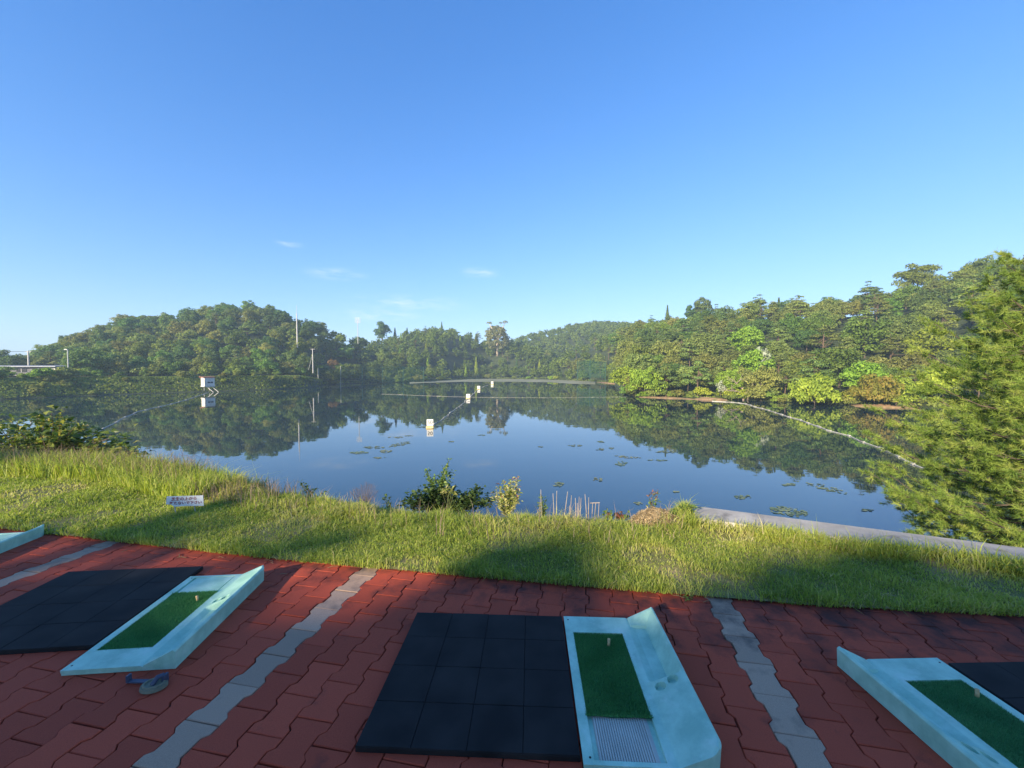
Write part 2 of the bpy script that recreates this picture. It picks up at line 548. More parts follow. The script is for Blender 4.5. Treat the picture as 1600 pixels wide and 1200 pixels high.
pm = MB(); ol = paver_outline()
n_ = len(ol)
pm.v = [(x, y, -0.03) for x, y in ol] + [(x, y, -0.0035) for x, y in ol] + [(x - math.copysign(0.003, x), y - math.copysign(0.003, y) * (1 if abs(y) > PL / 2 - 0.01 else 0), 0) for x, y in ol]
for i in range(n_):
    j = (i + 1) % n_
    pm.f.append((i, j, n_ + j, n_ + i)); pm.f.append((n_ + i, n_ + j, 2 * n_ + j, 2 * n_ + i))
pm.f.append(tuple(2 * n_ + i for i in range(n_)))
paver_me = pm.mesh('paver')


def paver_mat(name, c1, c2, stain):
    m, nt, b = base_mat(name, 0.85, 0.25)
    N, L = nt.nodes, nt.links
    geo = N.new('ShaderNodeNewGeometry')
    oi = N.new('ShaderNodeObjectInfo')
    n1 = N.new('ShaderNodeTexNoise'); n1.inputs['Scale'].default_value = 420; n1.inputs['Detail'].default_value = 2
    n2 = N.new('ShaderNodeTexNoise'); n2.inputs['Scale'].default_value = 5.5; n2.inputs['Detail'].default_value = 6; n2.inputs['Roughness'].default_value = 0.65
    L.new(geo.outputs['Position'], n1.inputs['Vector']); L.new(geo.outputs['Position'], n2.inputs['Vector'])
    r = N.new('ShaderNodeValToRGB')
    r.color_ramp.elements[0].position = 0.3; r.color_ramp.elements[0].color = (*c1, 1)
    r.color_ramp.elements[1].position = 0.72; r.color_ramp.elements[1].color = (*c2, 1)
    L.new(n1.outputs['Fac'], r.inputs['Fac'])
    hs = N.new('ShaderNodeHueSaturation')
    mr = N.new('ShaderNodeMapRange'); mr.inputs['To Min'].default_value = 0.84; mr.inputs['To Max'].default_value = 1.14
    L.new(oi.outputs['Random'], mr.inputs['Value']); L.new(mr.outputs['Result'], hs.inputs['Value'])
    L.new(r.outputs['Color'], hs.inputs['Color'])
    # grime: heavier along the lawn edge
    sp = N.new('ShaderNodeSeparateXYZ'); L.new(geo.outputs['Position'], sp.inputs['Vector'])
    ax = N.new('ShaderNodeMath'); ax.operation = 'MULTIPLY'; ax.inputs[1].default_value = st
    ay = N.new('ShaderNodeMath'); ay.operation = 'MULTIPLY'; ay.inputs[1].default_value = ct
    ad = N.new('ShaderNodeMath'); ad.operation = 'ADD'
    L.new(sp.outputs['X'], ax.inputs[0]); L.new(sp.outputs['Y'], ay.inputs[0]); L.new(ax.outputs[0], ad.inputs[0]); L.new(ay.outputs[0], ad.inputs[1])
    me_ = N.new('ShaderNodeMapRange'); me_.inputs['From Min'].default_value = 2.2; me_.inputs['From Max'].default_value = 3.0
    me_.inputs['To Min'].default_value = -0.025; me_.inputs['To Max'].default_value = 0.21
    L.new(ad.outputs[0], me_.inputs['Value'])
    sx = N.new('ShaderNodeMapRange'); sx.inputs['From Min'].default_value = -2; sx.inputs['From Max'].default_value = 3
    sx.inputs['To Min'].default_value = -0.03; sx.inputs['To Max'].default_value = 0.05
    L.new(sp.outputs['X'], sx.inputs['Value'])
    s1 = N.new('ShaderNodeMath'); s1.operation = 'ADD'; L.new(me_.outputs['Result'], s1.inputs[0]); L.new(sx.outputs['Result'], s1.inputs[1])
    s2 = N.new('ShaderNodeMath'); s2.operation = 'ADD'; L.new(s1.outputs[0], s2.inputs[0]); L.new(n2.outputs['Fac'], s2.inputs[1])
    rs = N.new('ShaderNodeValToRGB')
    rs.color_ramp.elements[0].position = 0.56; rs.color_ramp.elements[0].color = (0, 0, 0, 1)
    rs.color_ramp.elements[1].position = 0.84; rs.color_ramp.elements[1].color = (0.85, 0.85, 0.85, 1)
    L.new(s2.outputs[0], rs.inputs['Fac'])
    mx = N.new('ShaderNodeMix'); mx.data_type = 'RGBA'; mx.inputs['B'].default_value = (*stain, 1)
    L.new(rs.outputs['Color'], mx.inputs['Factor']); L.new(hs.outputs['Color'], mx.inputs['A'])
    L.new(mx.outputs['Result'], b.inputs['Base Color'])
    bp = N.new('ShaderNodeBump'); bp.inputs['Strength'].default_value = 0.35; bp.inputs['Distance'].default_value = 0.002
    L.new(n1.outputs['Fac'], bp.inputs['Height']); L.new(bp.outputs['Normal'], b.inputs['Normal'])
    return m


M['paver_red'] = paver_mat('paver_red', (0.34, 0.050, 0.024), (0.52, 0.092, 0.043), (0.030, 0.022, 0.020))
M['paver_grey'] = paver_mat('paver_grey', (0.34, 0.21, 0.138), (0.50, 0.335, 0.225), (0.06, 0.052, 0.048))
M['joint_sand'] = noise_mat('joint_sand', (0.012, 0.010, 0.009), (0.03, 0.025, 0.02), 30)

sb = MB(); sb.v = [(*ab2xy(-14, -7), -0.022), (*ab2xy(9, -7), -0.022), (*ab2xy(9, 3.2), -0.022), (*ab2xy(-14, 3.2), -0.022)]; sb.f = [(0, 1, 2, 3)]
paving = tag(sb.build('paving', M['joint_sand']), kind='structure')
A_S = 0.908                                 # centre of one grey strip; the strips repeat every 16 columns
cells = []
for ci in range(-72, 38):
    a_ = A_S + ci * PW
    for ri in range(-14, 16):
        b_ = ri * PL + (PL / 2 if ci % 2 else 0) + 0.03
        if b_ > float(edge_b(a_)) + 0.16: continue
        cells.append((a_, b_, ci % 16 == 0))
vis = []
for c in cells:
    x, y = ab2xy(c[0], c[1])
    ok = y > 1.2 and abs(x) < y * 800 / F + 0.12 and y > 1.42
    vis.append((0 if ok else 1, math.hypot(x, y), c))
vis.sort(key=lambda q: (q[0], q[1]))
rest = []
red_me = paver_me; red_me.materials.append(M['paver_red'])
grey_me = paver_me.copy(); grey_me.materials.clear(); grey_me.materials.append(M['paver_grey'])
for i, (far, _, (a_, b_, gr)) in enumerate(vis):
    x, y = ab2xy(a_, b_)
    if i < 300 and not far:
        o = bpy.data.objects.new('paver', grey_me if gr else red_me)
        o.location = (x + random.gauss(0, .0012), y + random.gauss(0, .0012), random.uniform(-0.003, 0.001))
        o.rotation_euler = (random.gauss(0, .006), random.gauss(0, .006), -TH + random.gauss(0, .006))
        o.parent = paving
        col.objects.link(o)
    else:
        rest.append((x, y, gr))
for gr, nm in ((False, 'red_pavers'), (True, 'grey_pavers')):
    rr = [r for r in rest if r[2] == gr]
    mb = MB(); k = len(pm.v)
    for n0, (x, y, _) in enumerate(rr):
        dz = random.uniform(-0.003, 0.001)
        for vx, vy, vz in pm.v:
            mb.v.append((x + vx * ct + vy * st, y - vx * st + vy * ct, vz + dz))
        for f in pm.f: mb.f.append(tuple(n0 * k + q for q in f))
    o = mb.build(nm, M['paver_grey'] if gr else M['paver_red'], paving)
    o['kind'] = 'stuff'

# concrete retaining wall along the pond edge on the right
M['concrete'] = noise_mat('concrete', (0.30, 0.27, 0.23), (0.46, 0.42, 0.36), 3.2, detail=9, bump=0.4, bscale=60, c3=(0.17, 0.15, 0.125), s3=5, lo3=0.54, hi3=0.72)
wd = (WALL1 - WALL0).normalized(); wn_ = Vector((-wd.y, wd.x, 0))
wall = empty('retaining_wall', WALL0 - wn_ * 0.2)
wall.rotation_euler = (0, 0, math.atan2(wd.y, wd.x))
tag(wall, 'weathered grey concrete retaining wall with a flat top along the grass edge', 'wall')
L_ = (WALL1 - WALL0).length
w1 = MB().box((L_ / 2, 0.0, -3.0), (L_, 0.40, 6.14)); bevel(w1.build('coping', M['concrete'], wall), 0.015, 3)

# ------------------------------------------------------------------ trees
def cards(C, Nn, size, asp, rg, fold=False, jit=0.5):
    """leaf-shaped four-point cards at C, facing about Nn"""
    n = len(C)
    Nn = Nn + rg.normal(0, jit, (n, 3)); Nn /= np.linalg.norm(Nn, axis=1, keepdims=True) + 1e-9
    R_ = rg.normal(0, 1, (n, 3))
    U = np.cross(Nn, R_); U /= np.linalg.norm(U, axis=1, keepdims=True) + 1e-9
    W = np.cross(Nn, U)
    s = size * rg.uniform(0.65, 1.35, n)
    s = s[:, None]
    a = C - U * s * 0.5; c = C + U * s * 0.5
    b = C + W * s * asp * 0.5 + Nn * s * 0.06 + U * s * 0.06; d = C - W * s * asp * 0.5 + Nn * s * 0.06 + U * s * 0.06
    V_ = np.stack([a, b, c, d], 1).reshape(-1, 3)
    F_ = np.arange(n * 4).reshape(n, 4)
    return V_, F_


def crown_lumps(rg, R, zc, rz, nl, lump=(0.28, 0.42), flat=0.72, low=-0.35):
    L_ = []
    k = 0
    while len(L_) < nl:
        d = rg.normal(0, 1, 3); d /= np.linalg.norm(d)
        if d[2] < low: continue
        rr = rg.uniform(0.45, 0.92)
        c = np.array([d[0] * R * rr, d[1] * R * rr, zc + d[2] * rz * rr])
        L_.append((c, R * rg.uniform(*lump)))
    L_.append((np.array([0, 0, zc]), R * 0.55))
    return L_


def lump_cloud(rg, lumps, per, size, asp=0.62, flat=0.72, upb=0.35, var_sh=True):
    Vs, Fs, va = [], [], []; off = 0
    tot = sum(r * r for _, r in lumps)
    for c, r in lumps:
        n = max(8, int(per * r * r / tot))
        d = rg.normal(0, 1, (n, 3)); d /= np.linalg.norm(d, axis=1, keepdims=True)
        d[:, 2] = np.where(d[:, 2] < -0.3, -d[:, 2], d[:, 2])
        rad = r * rg.uniform(0.62, 1.08, n)[:, None]
        C = c + d * rad * np.array([1, 1, flat])
        Nn = d + np.array([0, 0, upb])
        v, f = cards(C, Nn, size, asp, rg)
        Vs.append(v); Fs.append(f + off); off += len(v)
        lv = rg.uniform(0.15, 0.85)
        va.append(np.repeat(np.clip(lv * 0.55 + rg.uniform(0, 0.45, n), 0, 1), 4))
    return np.concatenate(Vs), np.concatenate(Fs), np.concatenate(va)


def limb_tubes(rg, H, r0, targets, lean=0.05, ns=6):
    mb = MB()
    top = Vector((rg.normal(0, lean) * H, rg.normal(0, lean) * H, H))
    pts = [Vector((0, 0, -0.8)), Vector((0, 0, 0)), top * 0.35 + Vector((rg.normal(0, .02) * H, rg.normal(0, .02) * H, 0)), top * 0.7, top]
    mb.tube(pts, [r0 * 1.3, r0, r0 * 0.8, r0 * 0.55, r0 * 0.2], ns)
    for t in targets:
        t = Vector(t); k = rg.uniform(0.35, 0.75)
        s = top * k
        m = s.lerp(t, 0.5) + Vector((0, 0, -0.06 * (t - s).length))
        mb.tube([s, m, t], [r0 * 0.42, r0 * 0.28, r0 * 0.1], 5)
    return mb


PROTO = {}


def make_broad(key, seed, R, zc, rz, nl, per, size, mat, H, lump=(0.28, 0.42), flat=0.72, low=-0.35, bark='bark'):
    rg = np.random.default_rng(seed)
    L_ = crown_lumps(rg, R, zc, rz, nl, lump, flat, low)
    V_, F_, va = lump_cloud(rg, L_, per, size, flat=flat)
    cr = np_mesh('crown', V_, F_, va); cr.materials.append(M[mat])
    sel = [L_[i][0] for i in rg.choice(nl, min(6, nl), replace=False)]
    tk = limb_tubes(rg, H, 0.03 * H, sel).mesh('trunk'); tk.materials.append(M[bark])
    PROTO[key] = (cr, tk, (V_, F_, va, size))


for i, (mt, R, rz) in enumerate([('oak', 5.0, 4.2), ('oak', 5.2, 3.8), ('olive', 4.8, 4.4), ('blue', 5.0, 4.0), ('oak', 4.6, 4.8), ('olive', 5.2, 3.6), ('lime', 4.6, 3.8), ('blue', 4.4, 4.8)]):
    make_broad('broad%d' % i, 20 + i, R, 4.7, rz * 1.08, 62 + 6 * (i % 4), 5200, 0.56, mt, 7.0, lump=(0.16, 0.33), flat=0.86, low=-0.85)
for i, mt in enumerate(('lime', 'oak', 'olive', 'gold')):
    make_broad('shrub%d' % i, 50 + i, 1.9, 1.0, 1.3, 14, 1300, 0.34, mt, 1.5, low=-0.15)
for i, mt in enumerate(('lime', 'gold')):
    make_broad('spread%d' % i, 55 + i, 4.6, 2.2, 2.6, 46, 4600, 0.42, mt, 3.0, lump=(0.14, 0.28), low=-0.4)
make_broad('rust', 60, 3.4, 4.4, 4.4, 30, 2600, 0.5, 'rust', 6.0)
make_broad('round', 61, 4.2, 6.0, 4.6, 26, 3000, 0.6, 'blue', 9)
make_broad('big_oak', 62, 6.6, 7.0, 5.6, 46, 6200, 0.6, 'oak', 10, lump=(0.2, 0.32))
make_broad('white', 63, 1.6, 2.0, 1.8, 9, 300, 0.45, 'white_bloom', 2.2)


def make_pine(key, seed, H=10.5, mat='needle'):
    rg = np.random.default_rng(seed)
    L_ = []; tg = []
    for k in range(9):
        t = k / 8
        z = H * (0.42 + 0.56 * t)
        m = 1 if k >= 7 else 3
        for q in range(m):
            an = rg.uniform(0, 6.28); ln = (1 - t) * 3.6 * rg.uniform(0.55, 1.1) + 0.25
            c = np.array([math.cos(an) * ln, math.sin(an) * ln, z + rg.uniform(-.3, .4)])
            L_.append((c, rg.uniform(1.0, 1.75) * (1.1 - 0.35 * t))); tg.append(c)
    V_, F_, va = lump_cloud(rg, L_, 3000, 0.5, asp=0.4, flat=0.34, upb=0.8)
    cr = np_mesh('crown', V_, F_, va); cr.materials.append(M[mat])
    tk = limb_tubes(rg, H * 0.97, 0.19, tg[:14], lean=0.03).mesh('trunk'); tk.materials.append(M['pine_bark'])
    PROTO[key] = (cr, tk, (V_, F_, va, 0.5))


make_pine('pine0', 71); make_pine('pine1', 72, 11.5); make_pine('pine2', 73, 9.5)


def make_conifer(key, seed, H=12.0, R=2.0, mat='blue', per=2400):
    rg = np.random.default_rng(seed)
    n = per
    t = rg.uniform(0, 1, n) ** 0.75
    lay = np.floor(t * 15) / 15
    z = 1.2 + t * (H - 1.2)
    r = R * (1 - t) * (0.65 + 0.45 * ((t * 15) % 1 < 0.5)) * np.sqrt(rg.uniform(0.15, 1, n)) + 0.06
    an = rg.uniform(0, 6.283, n)
    C = np.stack([np.cos(an) * r, np.sin(an) * r, z - r * 0.22], 1)
    Nn = np.stack([np.cos(an), np.sin(an), np.full(n, 0.9)], 1)
    V_, F_ = cards(C, Nn, 0.5, 0.45, rg, jit=0.35)
    va = np.repeat(rg.uniform(0, 1, n), 4)
    cr = np_mesh('crown', V_, F_, va); cr.materials.append(M[mat])
    tk = MB().tube([(0, 0, -.8), (0, 0, H * .5), (0, 0, H * .98)], [0.2, 0.13, 0.03], 6).mesh('trunk'); tk.materials.append(M['bark'])
    PROTO[key] = (cr, tk, (V_, F_, va, 0.5))


make_conifer('conifer0', 81); make_conifer('conifer1', 82, 11, 2.6, 'oak'); make_conifer('conifer2', 83, 11, 2.2, 'lime')


def plant_tree(key, name, loc, s, label, cat='tree', group=None, rz=None, sz=None):
    cr, tk, _ = PROTO[key]
    t = empty(name, loc, random.uniform(0, 6.28) if rz is None else rz)
    t.scale = (s, s, sz or s * random.uniform(0.88, 1.12))
    link('crown', cr, parent=t); link('trunk', tk, parent=t)
    tag(t, label, cat, group)
    return t


def ground_at(x, Y): return float(zland(np.array([x], float), np.array([float(Y)]))[0])


def on_land(x, Y, dz=-0.15): return Vector(((x - 800) / F * Y, Y, ground_at(x, Y) + dz))


# scatter the woods: jittered darts kept apart by the crown size
cand = []
rs = np.random.default_rng(5)
pts = []
cellm = {}


def far_enough(X, Y, dmin):
    k = (int(X // 8), int(Y // 8))
    for i in (-1, 0, 1):
        for j in (-1, 0, 1):
            for (a_, b_, r_) in cellm.get((k[0] + i, k[1] + j), ()):
                if (a_ - X) ** 2 + (b_ - Y) ** 2 < (0.5 * (dmin + r_)) ** 2: return False
    return True


for _ in range(26000):
    Y = 58 + 330 * rs.uniform() ** 1.1
    x = rs.uniform(-60, 1690)
    d = Y - float(D0(x))
    right = x > 966 or (x > 860 and Y < 300)
    if d < (3.0 if x > 500 else 24): continue
    # only the slopes that face the pond, a little past each ridge
    z = ground_at(x, Y)
    zz = z + 9
    ypx = 577 - (zz - EYE) / Y * F
    if x < 30 and Y > 210: continue
    if x < 118 and Y < 152: continue
    if abs(x - 489) < 14 and Y < 178: continue
    if abs(x - 777) < 7 and 318 < Y < 346: continue
    if abs(x - 464) < 9 and Y < 200: continue
    ridge = 1e9
    if x < 640: ridge = float(np.interp(x, RIDGES[0]['x'], RIDGES[0]['Y'])) + 9
    if 560 <= x < 860: ridge = max(ridge if ridge < 1e8 else 0, 366)
    if x >= 860: ridge = float(np.interp(x, RIDGES[3]['x'], RIDGES[3]['Y'])) + 10
    if Y > ridge: continue
    X = (x - 800) / F * Y
    s = float(rs.uniform(0.72, 1.12))
    if d < 14: s *= 0.82
    dm = 7.4 * s
    if Y > 200: dm *= 1.05
    if not far_enough(X, Y, dm): continue
    cellm.setdefault((int(X // 8), int(Y // 8)), []).append((X, Y, dm))
    pts.append((x, Y, X, z, s, d))

LOOK = {'broad0': 'mid green dense-crowned', 'broad1': 'mid green wide-crowned', 'broad2': 'olive green', 'broad3': 'dark green low-crowned', 'broad4': 'mid green tall-crowned',
        'broad5': 'olive green wide-crowned', 'broad6': 'bright lime green', 'broad7': 'dark green tall-crowned'}
PLACE = {'left': 'the rounded hill behind the hut', 'mid': 'the woods beyond the green net and mud flat', 'right': 'the wooded slope across from the hut'}


def tree_label(key, zone, level):
    if key.startswith('pine'): look, kind = 'flat-layered red', 'pine'
    else: look, kind = LOOK[key], 'tree'
    where = {'foot': 'at the foot of', 'side': 'halfway up', 'top': 'along the skyline of'}[level]
    if zone == 'mid': where = {'foot': 'at the edge of', 'side': 'within', 'top': 'along the skyline of'}[level]
    lb = '%s %s %s %s' % (look, kind, where, PLACE[zone])
    return lb, lb + ' group'


items = []
for (x, Y, X, z, s, d) in pts:
    zone = 'left' if (x < 600 and Y < 290) else ('right' if x > 880 else 'mid')
    u = rs.uniform()
    if zone == 'right':
        if u < 0.36: key = 'pine%d' % rs.integers(3)
        elif d < 9 and u < 0.6: key = 'broad6'
        else: key = 'broad%d' % rs.choice([0, 1, 2, 2, 4, 5, 5, 6, 3])
    elif zone == 'left':
        key = 'pine%d' % rs.integers(3) if u < 0.05 else 'broad%d' % rs.choice([0, 1, 2, 3, 3, 4, 5, 7])
    else:
        key = ('conifer%d' % rs.integers(3)) if u < 0.16 else ('pine%d' % rs.integers(3) if u < 0.24 else 'broad%d' % rs.choice([0, 1, 2, 3, 4, 7, 7]))
    # the mast, pole and pale tree stay in view
    rd = {'left': RIDGES[0], 'mid': RIDGES[1], 'right': RIDGES[3]}[zone]
    yr_ = float(np.interp(x, rd['x'], rd['Y']))
    level = 'top' if Y > yr_ - 14 else ('foot' if d < (36 if zone == 'left' else 14) else 'side')
    items.append((s / Y, key, zone, x, Y, X, z, s, level))
items.sort(key=lambda q: -q[0])
n_b = 0; far_items = []
for it in items:
    _, key, zone, x, Y, X, z, s, level = it
    if key.startswith('broad'):
        n_b += 1
        if n_b > 300: far_items.append(it); continue
        lb, gp = tree_label(key, zone, level)
        plant_tree(key, 'broadleaf_tree', (X, Y, z - 0.2), s, lb, group=gp)
    elif key.startswith('pine'):
        lb, gp = tree_label(key, zone, level)
        plant_tree(key, 'pine_tree', (X, Y, z - 0.2), s, lb, group=gp)
    else:
        plant_tree(key, 'conifer_tree', (X, Y, z - 0.2), s * 0.95, 'pointed conifer among the trees at the far end of the pond', group='conifers at the far end of the pond')
print('TREES', len(items), 'broad', n_b, 'joined', len(far_items))

# the rest of the woods, too far off to tell apart: one joined mass (+ the ridge behind)
for _ in range(9000):
    if len(far_items) > 1050: break
    Y = rs.uniform(362, 488); x = rs.uniform(620, 1090)
    z = ground_at(x, Y); X = (x - 800) / F * Y
    if z < 2: continue
    if not far_enough(X, Y, 7.5): continue
    cellm.setdefault((int(X // 8), int(Y // 8)), []).append((X, Y, 7.5))
    far_items.append((0, 'broad%d' % rs.integers(8), 'mid', x, Y, X, z, float(rs.uniform(0.8, 1.1)), 'top'))
by = {}
for it in far_items: by.setdefault({'broad2': 'olive', 'broad5': 'olive', 'broad3': 'blue', 'broad7': 'blue', 'broad6': 'oak'}.get(it[1], 'oak'), []).append(it)
Vs, Fs, va, off = [], [], [], 0
for mt, its in by.items():
    for (_, key, zone, x, Y, X, z, s, _l) in its:
        V_, F_, v_, sz_ = PROTO[key][2]
        q = V_.reshape(-1, 4, 3); nq = len(q)
        keep = rs.choice(nq, 360, replace=False)
        q = q[keep]; c_ = q.mean(1, keepdims=True); q = c_ + (q - c_) * 2.5
        an = rs.uniform(0, 6.28); cc, ss = math.cos(an), math.sin(an)
        q = q.reshape(-1, 3) * s
        q = np.stack([q[:, 0] * cc - q[:, 1] * ss + X, q[:, 0] * ss + q[:, 1] * cc + Y, q[:, 2] + z - 0.2], 1)
        Vs.append(q); Fs.append(np.arange(len(q)).reshape(-1, 4) + off); off += len(q)
        sh = {'oak': 0.0, 'olive': 0.18, 'blue': -0.2}[mt] + rs.uniform(-.1, .1)
        va.append(np.clip(v_.reshape(-1, 4)[keep].ravel() + sh, 0, 1))
if Vs:
    fo = link('distant_woods', np_mesh('distant_woods', np.concatenate(Vs), np.concatenate(Fs), np.concatenate(va)), M['oak'])
    tag(fo, 'distant mass of broadleaf woods covering the ridges at the far end', 'woods', kind='stuff')

# trees that stand out
def at_top(x, ytop, Y, H, **k):
    p = P(x, ytop, Y); return (p.x, p.y, p.z - H)


def special(key, name, x, ytop, Y, H, s, label, **k):
    loc = at_top(x, ytop, Y, H * s)
    gz = ground_at(x, Y)
    if loc[2] > gz:                              # never floating: stretch down to the ground
        pass
    t = plant_tree(key, name, (loc[0], loc[1], gz - 0.2), s, label, sz=s * max(0.6, (loc[2] + H * s - gz + 0.2) / (H * s)), **k)
    return t


special('rust', 'rusty_tree', 520, 558, 206, 8.8, 0.95, 'rusty brown tree behind the green net by the pond')
special('round', 'round_tree', 597, 504, 335, 10.6, 1.65, 'round-headed dark tree rising above the skyline beyond the green net')
special('big_oak', 'oak_tree', 1434, 412, 148, 12.6, 1.0, 'large domed oak rising highest on the slope skyline')
special('conifer0', 'fir_tree', 617, 512, 340, 12, 1.5, 'narrow fir on the skyline beside the round-headed tree')
special('conifer0', 'fir_tree', 636, 512, 345, 12, 1.4, 'slender fir on the skyline between the round-headed tree and hilltop woods')
special('conifer0', 'fir_tree', 1043, 477, 232, 12, 1.35, 'lone small fir poking above the slope skyline left of the tall tree clump')
special('conifer0', 'fir_tree', 1217, 465, 178, 12, 1.2, 'lone pointed fir on the slope skyline beside the flat-topped pine')
special('pine1', 'pine_tree', 1181, 466, 186, 11.5, 1.1, 'flat-topped dark pine standing clear on the slope skyline')
special('round', 'round_tree', 1098, 466, 205, 10.6, 0.95, 'tall dark clumped tree above the slope skyline')
special('round', 'round_tree', 1080, 478, 210, 10.6, 0.8, 'lower dark tree leaning against the tall clumped tree on the skyline')
special('broad3', 'broadleaf_tree', 1535, 398, 128, 9.6, 0.9, 'dark uneven broadleaf tree on the skyline next to the near pine')
special('conifer2', 'poplar_tree', 676, 518, 300, 11, 1.7, 'pale green pointed tree behind the end of the green net')
special('conifer2', 'poplar_tree', 744, 557, 300, 11, 1.1, 'small pale cypress in front of the pale-trunked tall tree')
special('spread1', 'golden_shrub', 1368, 584, 77, 4.8, 0.95, 'golden yellow shrub drooping over the water on the wooded slope')
special('spread0', 'lime_shrub', 1275, 587, 80, 4.8, 1.0, 'wide lime green spreading shrub over the water on the wooded slope')
special('spread0', 'lime_shrub', 1008, 576, 104, 4.8, 1.15, 'tall lime green shrub at the tip of the wooded headland')
special('white', 'white_tree', 1193, 540, 104, 3.8, 1.3, 'whitish flowering tree crown among pines on the slope')
special('white', 'white_tree', 1127, 592, 95, 3.8, 0.8, 'small white-leaved shrub by the sandy bank of the slope')

# waterside shrubs, right bank and far bank
sg = 'shrubs along the wooded shore'
for k in range(64):
    x = float(rs.uniform(975, 1480)) if k < 44 else float(rs.uniform(520, 965))
    Y = float(D0(x)) + float(rs.uniform(2.4, 4.5))
    key = 'shrub%d' % rs.choice([0, 0, 1, 2, 2])
    s = float(rs.uniform(0.7, 1.3)) * (1.0 if k < 44 else 1.5)
    plant_tree(key, 'shrub', on_land(x, Y, -0.3), s, {'shrub0': 'lime green', 'shrub1': 'mid green', 'shrub2': 'olive green'}[key] + ' leafy shrub at the water edge below ' + ('the wooded slope' if k < 44 else 'the woods by the mud flat'), 'shrub', sg + key + str(k < 44))
# shrubs on the levee beside the hut
for k in range(30):
    x = float(rs.uniform(-40, 500)) if k > 16 else float(rs.uniform(-40, 160)); Y = float(D0(x)) + float(rs.uniform(7, 20))
    if abs(x - 325) < 22 and Y < D0(x) + 14: continue
    if abs(x - 489) < 10: continue
    s = float(rs.uniform(0.55, 1.15)) * (1.35 if x < 150 else 1.0)
    key = 'shrub%d' % rs.choice([0, 1, 1, 2])
    side = 'between the hut and the low building' if x < 325 else 'between the hut and the net fence'
    plant_tree(key, 'shrub', on_land(x, Y, -0.25), s, {'shrub0': 'lime green', 'shrub1': 'mid green', 'shrub2': 'olive green'}[key] + ' shrub on the levee ' + side, 'shrub', 'levee shrubs ' + key + side)

for k in range(16):
    x = float(rs.uniform(-30, 500)); Y = float(D0(x)) + float(rs.uniform(1.5, 6))
    if abs(x - 327) < 20: continue
    key = 'shrub%d' % rs.choice([0, 1, 2, 2])
    plant_tree(key, 'shrub', on_land(x, Y, -0.3), float(rs.uniform(0.4, 0.95)), {'shrub0': 'lime green', 'shrub1': 'mid green', 'shrub2': 'olive green'}[key] + ' small shrub on the water face of the levee', 'shrub', 'water face shrubs ' + key)
for k in range(34):
    x = float(rs.uniform(110, 520)); Y = float(D0(x)) + float(rs.uniform(21, 27))
    key = 'shrub%d' % rs.choice([1, 1, 2])
    plant_tree(key, 'shrub', on_land(x, Y, -0.4), float(rs.uniform(1.2, 2.0)), {'shrub1': 'mid green', 'shrub2': 'olive green'}[key] + ' undergrowth shrub at the foot of the hill behind the hut', 'shrub', 'undergrowth ' + key)

# rough grass and weeds covering the far banks
n = 26000
xs = np.concatenate([rs.uniform(-80, 505, int(n * .7)), rs.uniform(505, 1600, n - int(n * .7))])
dd = rs.uniform(0.9, 22, n)
dd = np.where(xs > 505, rs.uniform(0.6, 7, n), dd)
Yb = D0(xs) + dd
zb = zland(xs, Yb)
keep = zb > ZW + 0.15
xs, Yb, zb = xs[keep], Yb[keep], zb[keep]
C = np.stack([(xs - 800) / F * Yb, Yb, zb + 0.18], 1)
wn3 = np.where((xs < 505)[:, None], np.where((Yb - D0(xs) < 9)[:, None], [[0.86, -0.45, 0.30]], [[0.3, -0.2, 1.0]]), [[0.1, -0.7, 0.7]])
V_, F_ = cards(C, wn3, 0.72, 0.6, rs, jit=0.5)
va_ = np.repeat(np.clip(0.45 + 0.4 * np.sin(C[:, 0] * 0.23 + np.sin(C[:, 1] * .4)) * np.sin(C[:, 1] * 0.31) + rs.normal(0, .2, len(C)), 0, 1), 4)
M['bank_weeds'] = leaf_mat('bank_weeds', [(0, (0.06, 0.095, 0.018)), (0.6, (0.15, 0.21, 0.036)), (1, (0.26, 0.30, 0.07))], objrand=0)
tag(link('bank_weeds', np_mesh('bank_weeds', V_, F_, va_), M['bank_weeds']), 'rough grass and weeds covering the far pond banks', 'weeds', kind='stuff')

# sandy patches of bare bank on the headland
M['sand'] = noise_mat('bare_earth', (0.20, 0.12, 0.065), (0.40, 0.26, 0.14), 1.4, bump=0.8, bscale=4, c3=(0.10, 0.12, 0.03), s3=0.9)
def bare_bank(x0, x1, h, nm):
    mb = MB(); n = 9
    for i in range(n):
        x = x0 + (x1 - x0) * i / (n - 1); Y = float(D0(x)) - 0.6
        k = math.sin(math.pi * (0.08 + 0.84 * i / (n - 1)))
        X = (x - 800) / F * Y
        mb.v += [(X, Y - 0.4, ZW - 0.2), (X, Y + 0.3, ZW + h * 0.5 * k), (X * 1.012, Y + 2.2, ZW + h * k * random.uniform(0.8, 1.15))]
    for i in range(n - 1):
        for j in range(2): mb.f.append((i * 3 + j, i * 3 + 3 + j, i * 3 + 4 + j, i * 3 + 1 + j))
    tag(mb.build(nm, M['sand'], smooth=True), kind='structure')
bare_bank(1088, 1140, 0.6, 'bare_bank')
bare_bank(932, 966, 0.5, 'bare_bank')
bare_bank(1338, 1440, 0.5, 'bare_bank')
bare_bank(1000, 1088, 0.35, 'bare_bank')

# tall pale-trunked tree at the far end
M['gum'] = leaf_mat('leaves_gum', [(0, (0.12, 0.14, 0.06)), (0.5, (0.22, 0.23, 0.10)), (1, (0.32, 0.32, 0.16))], objrand=0)


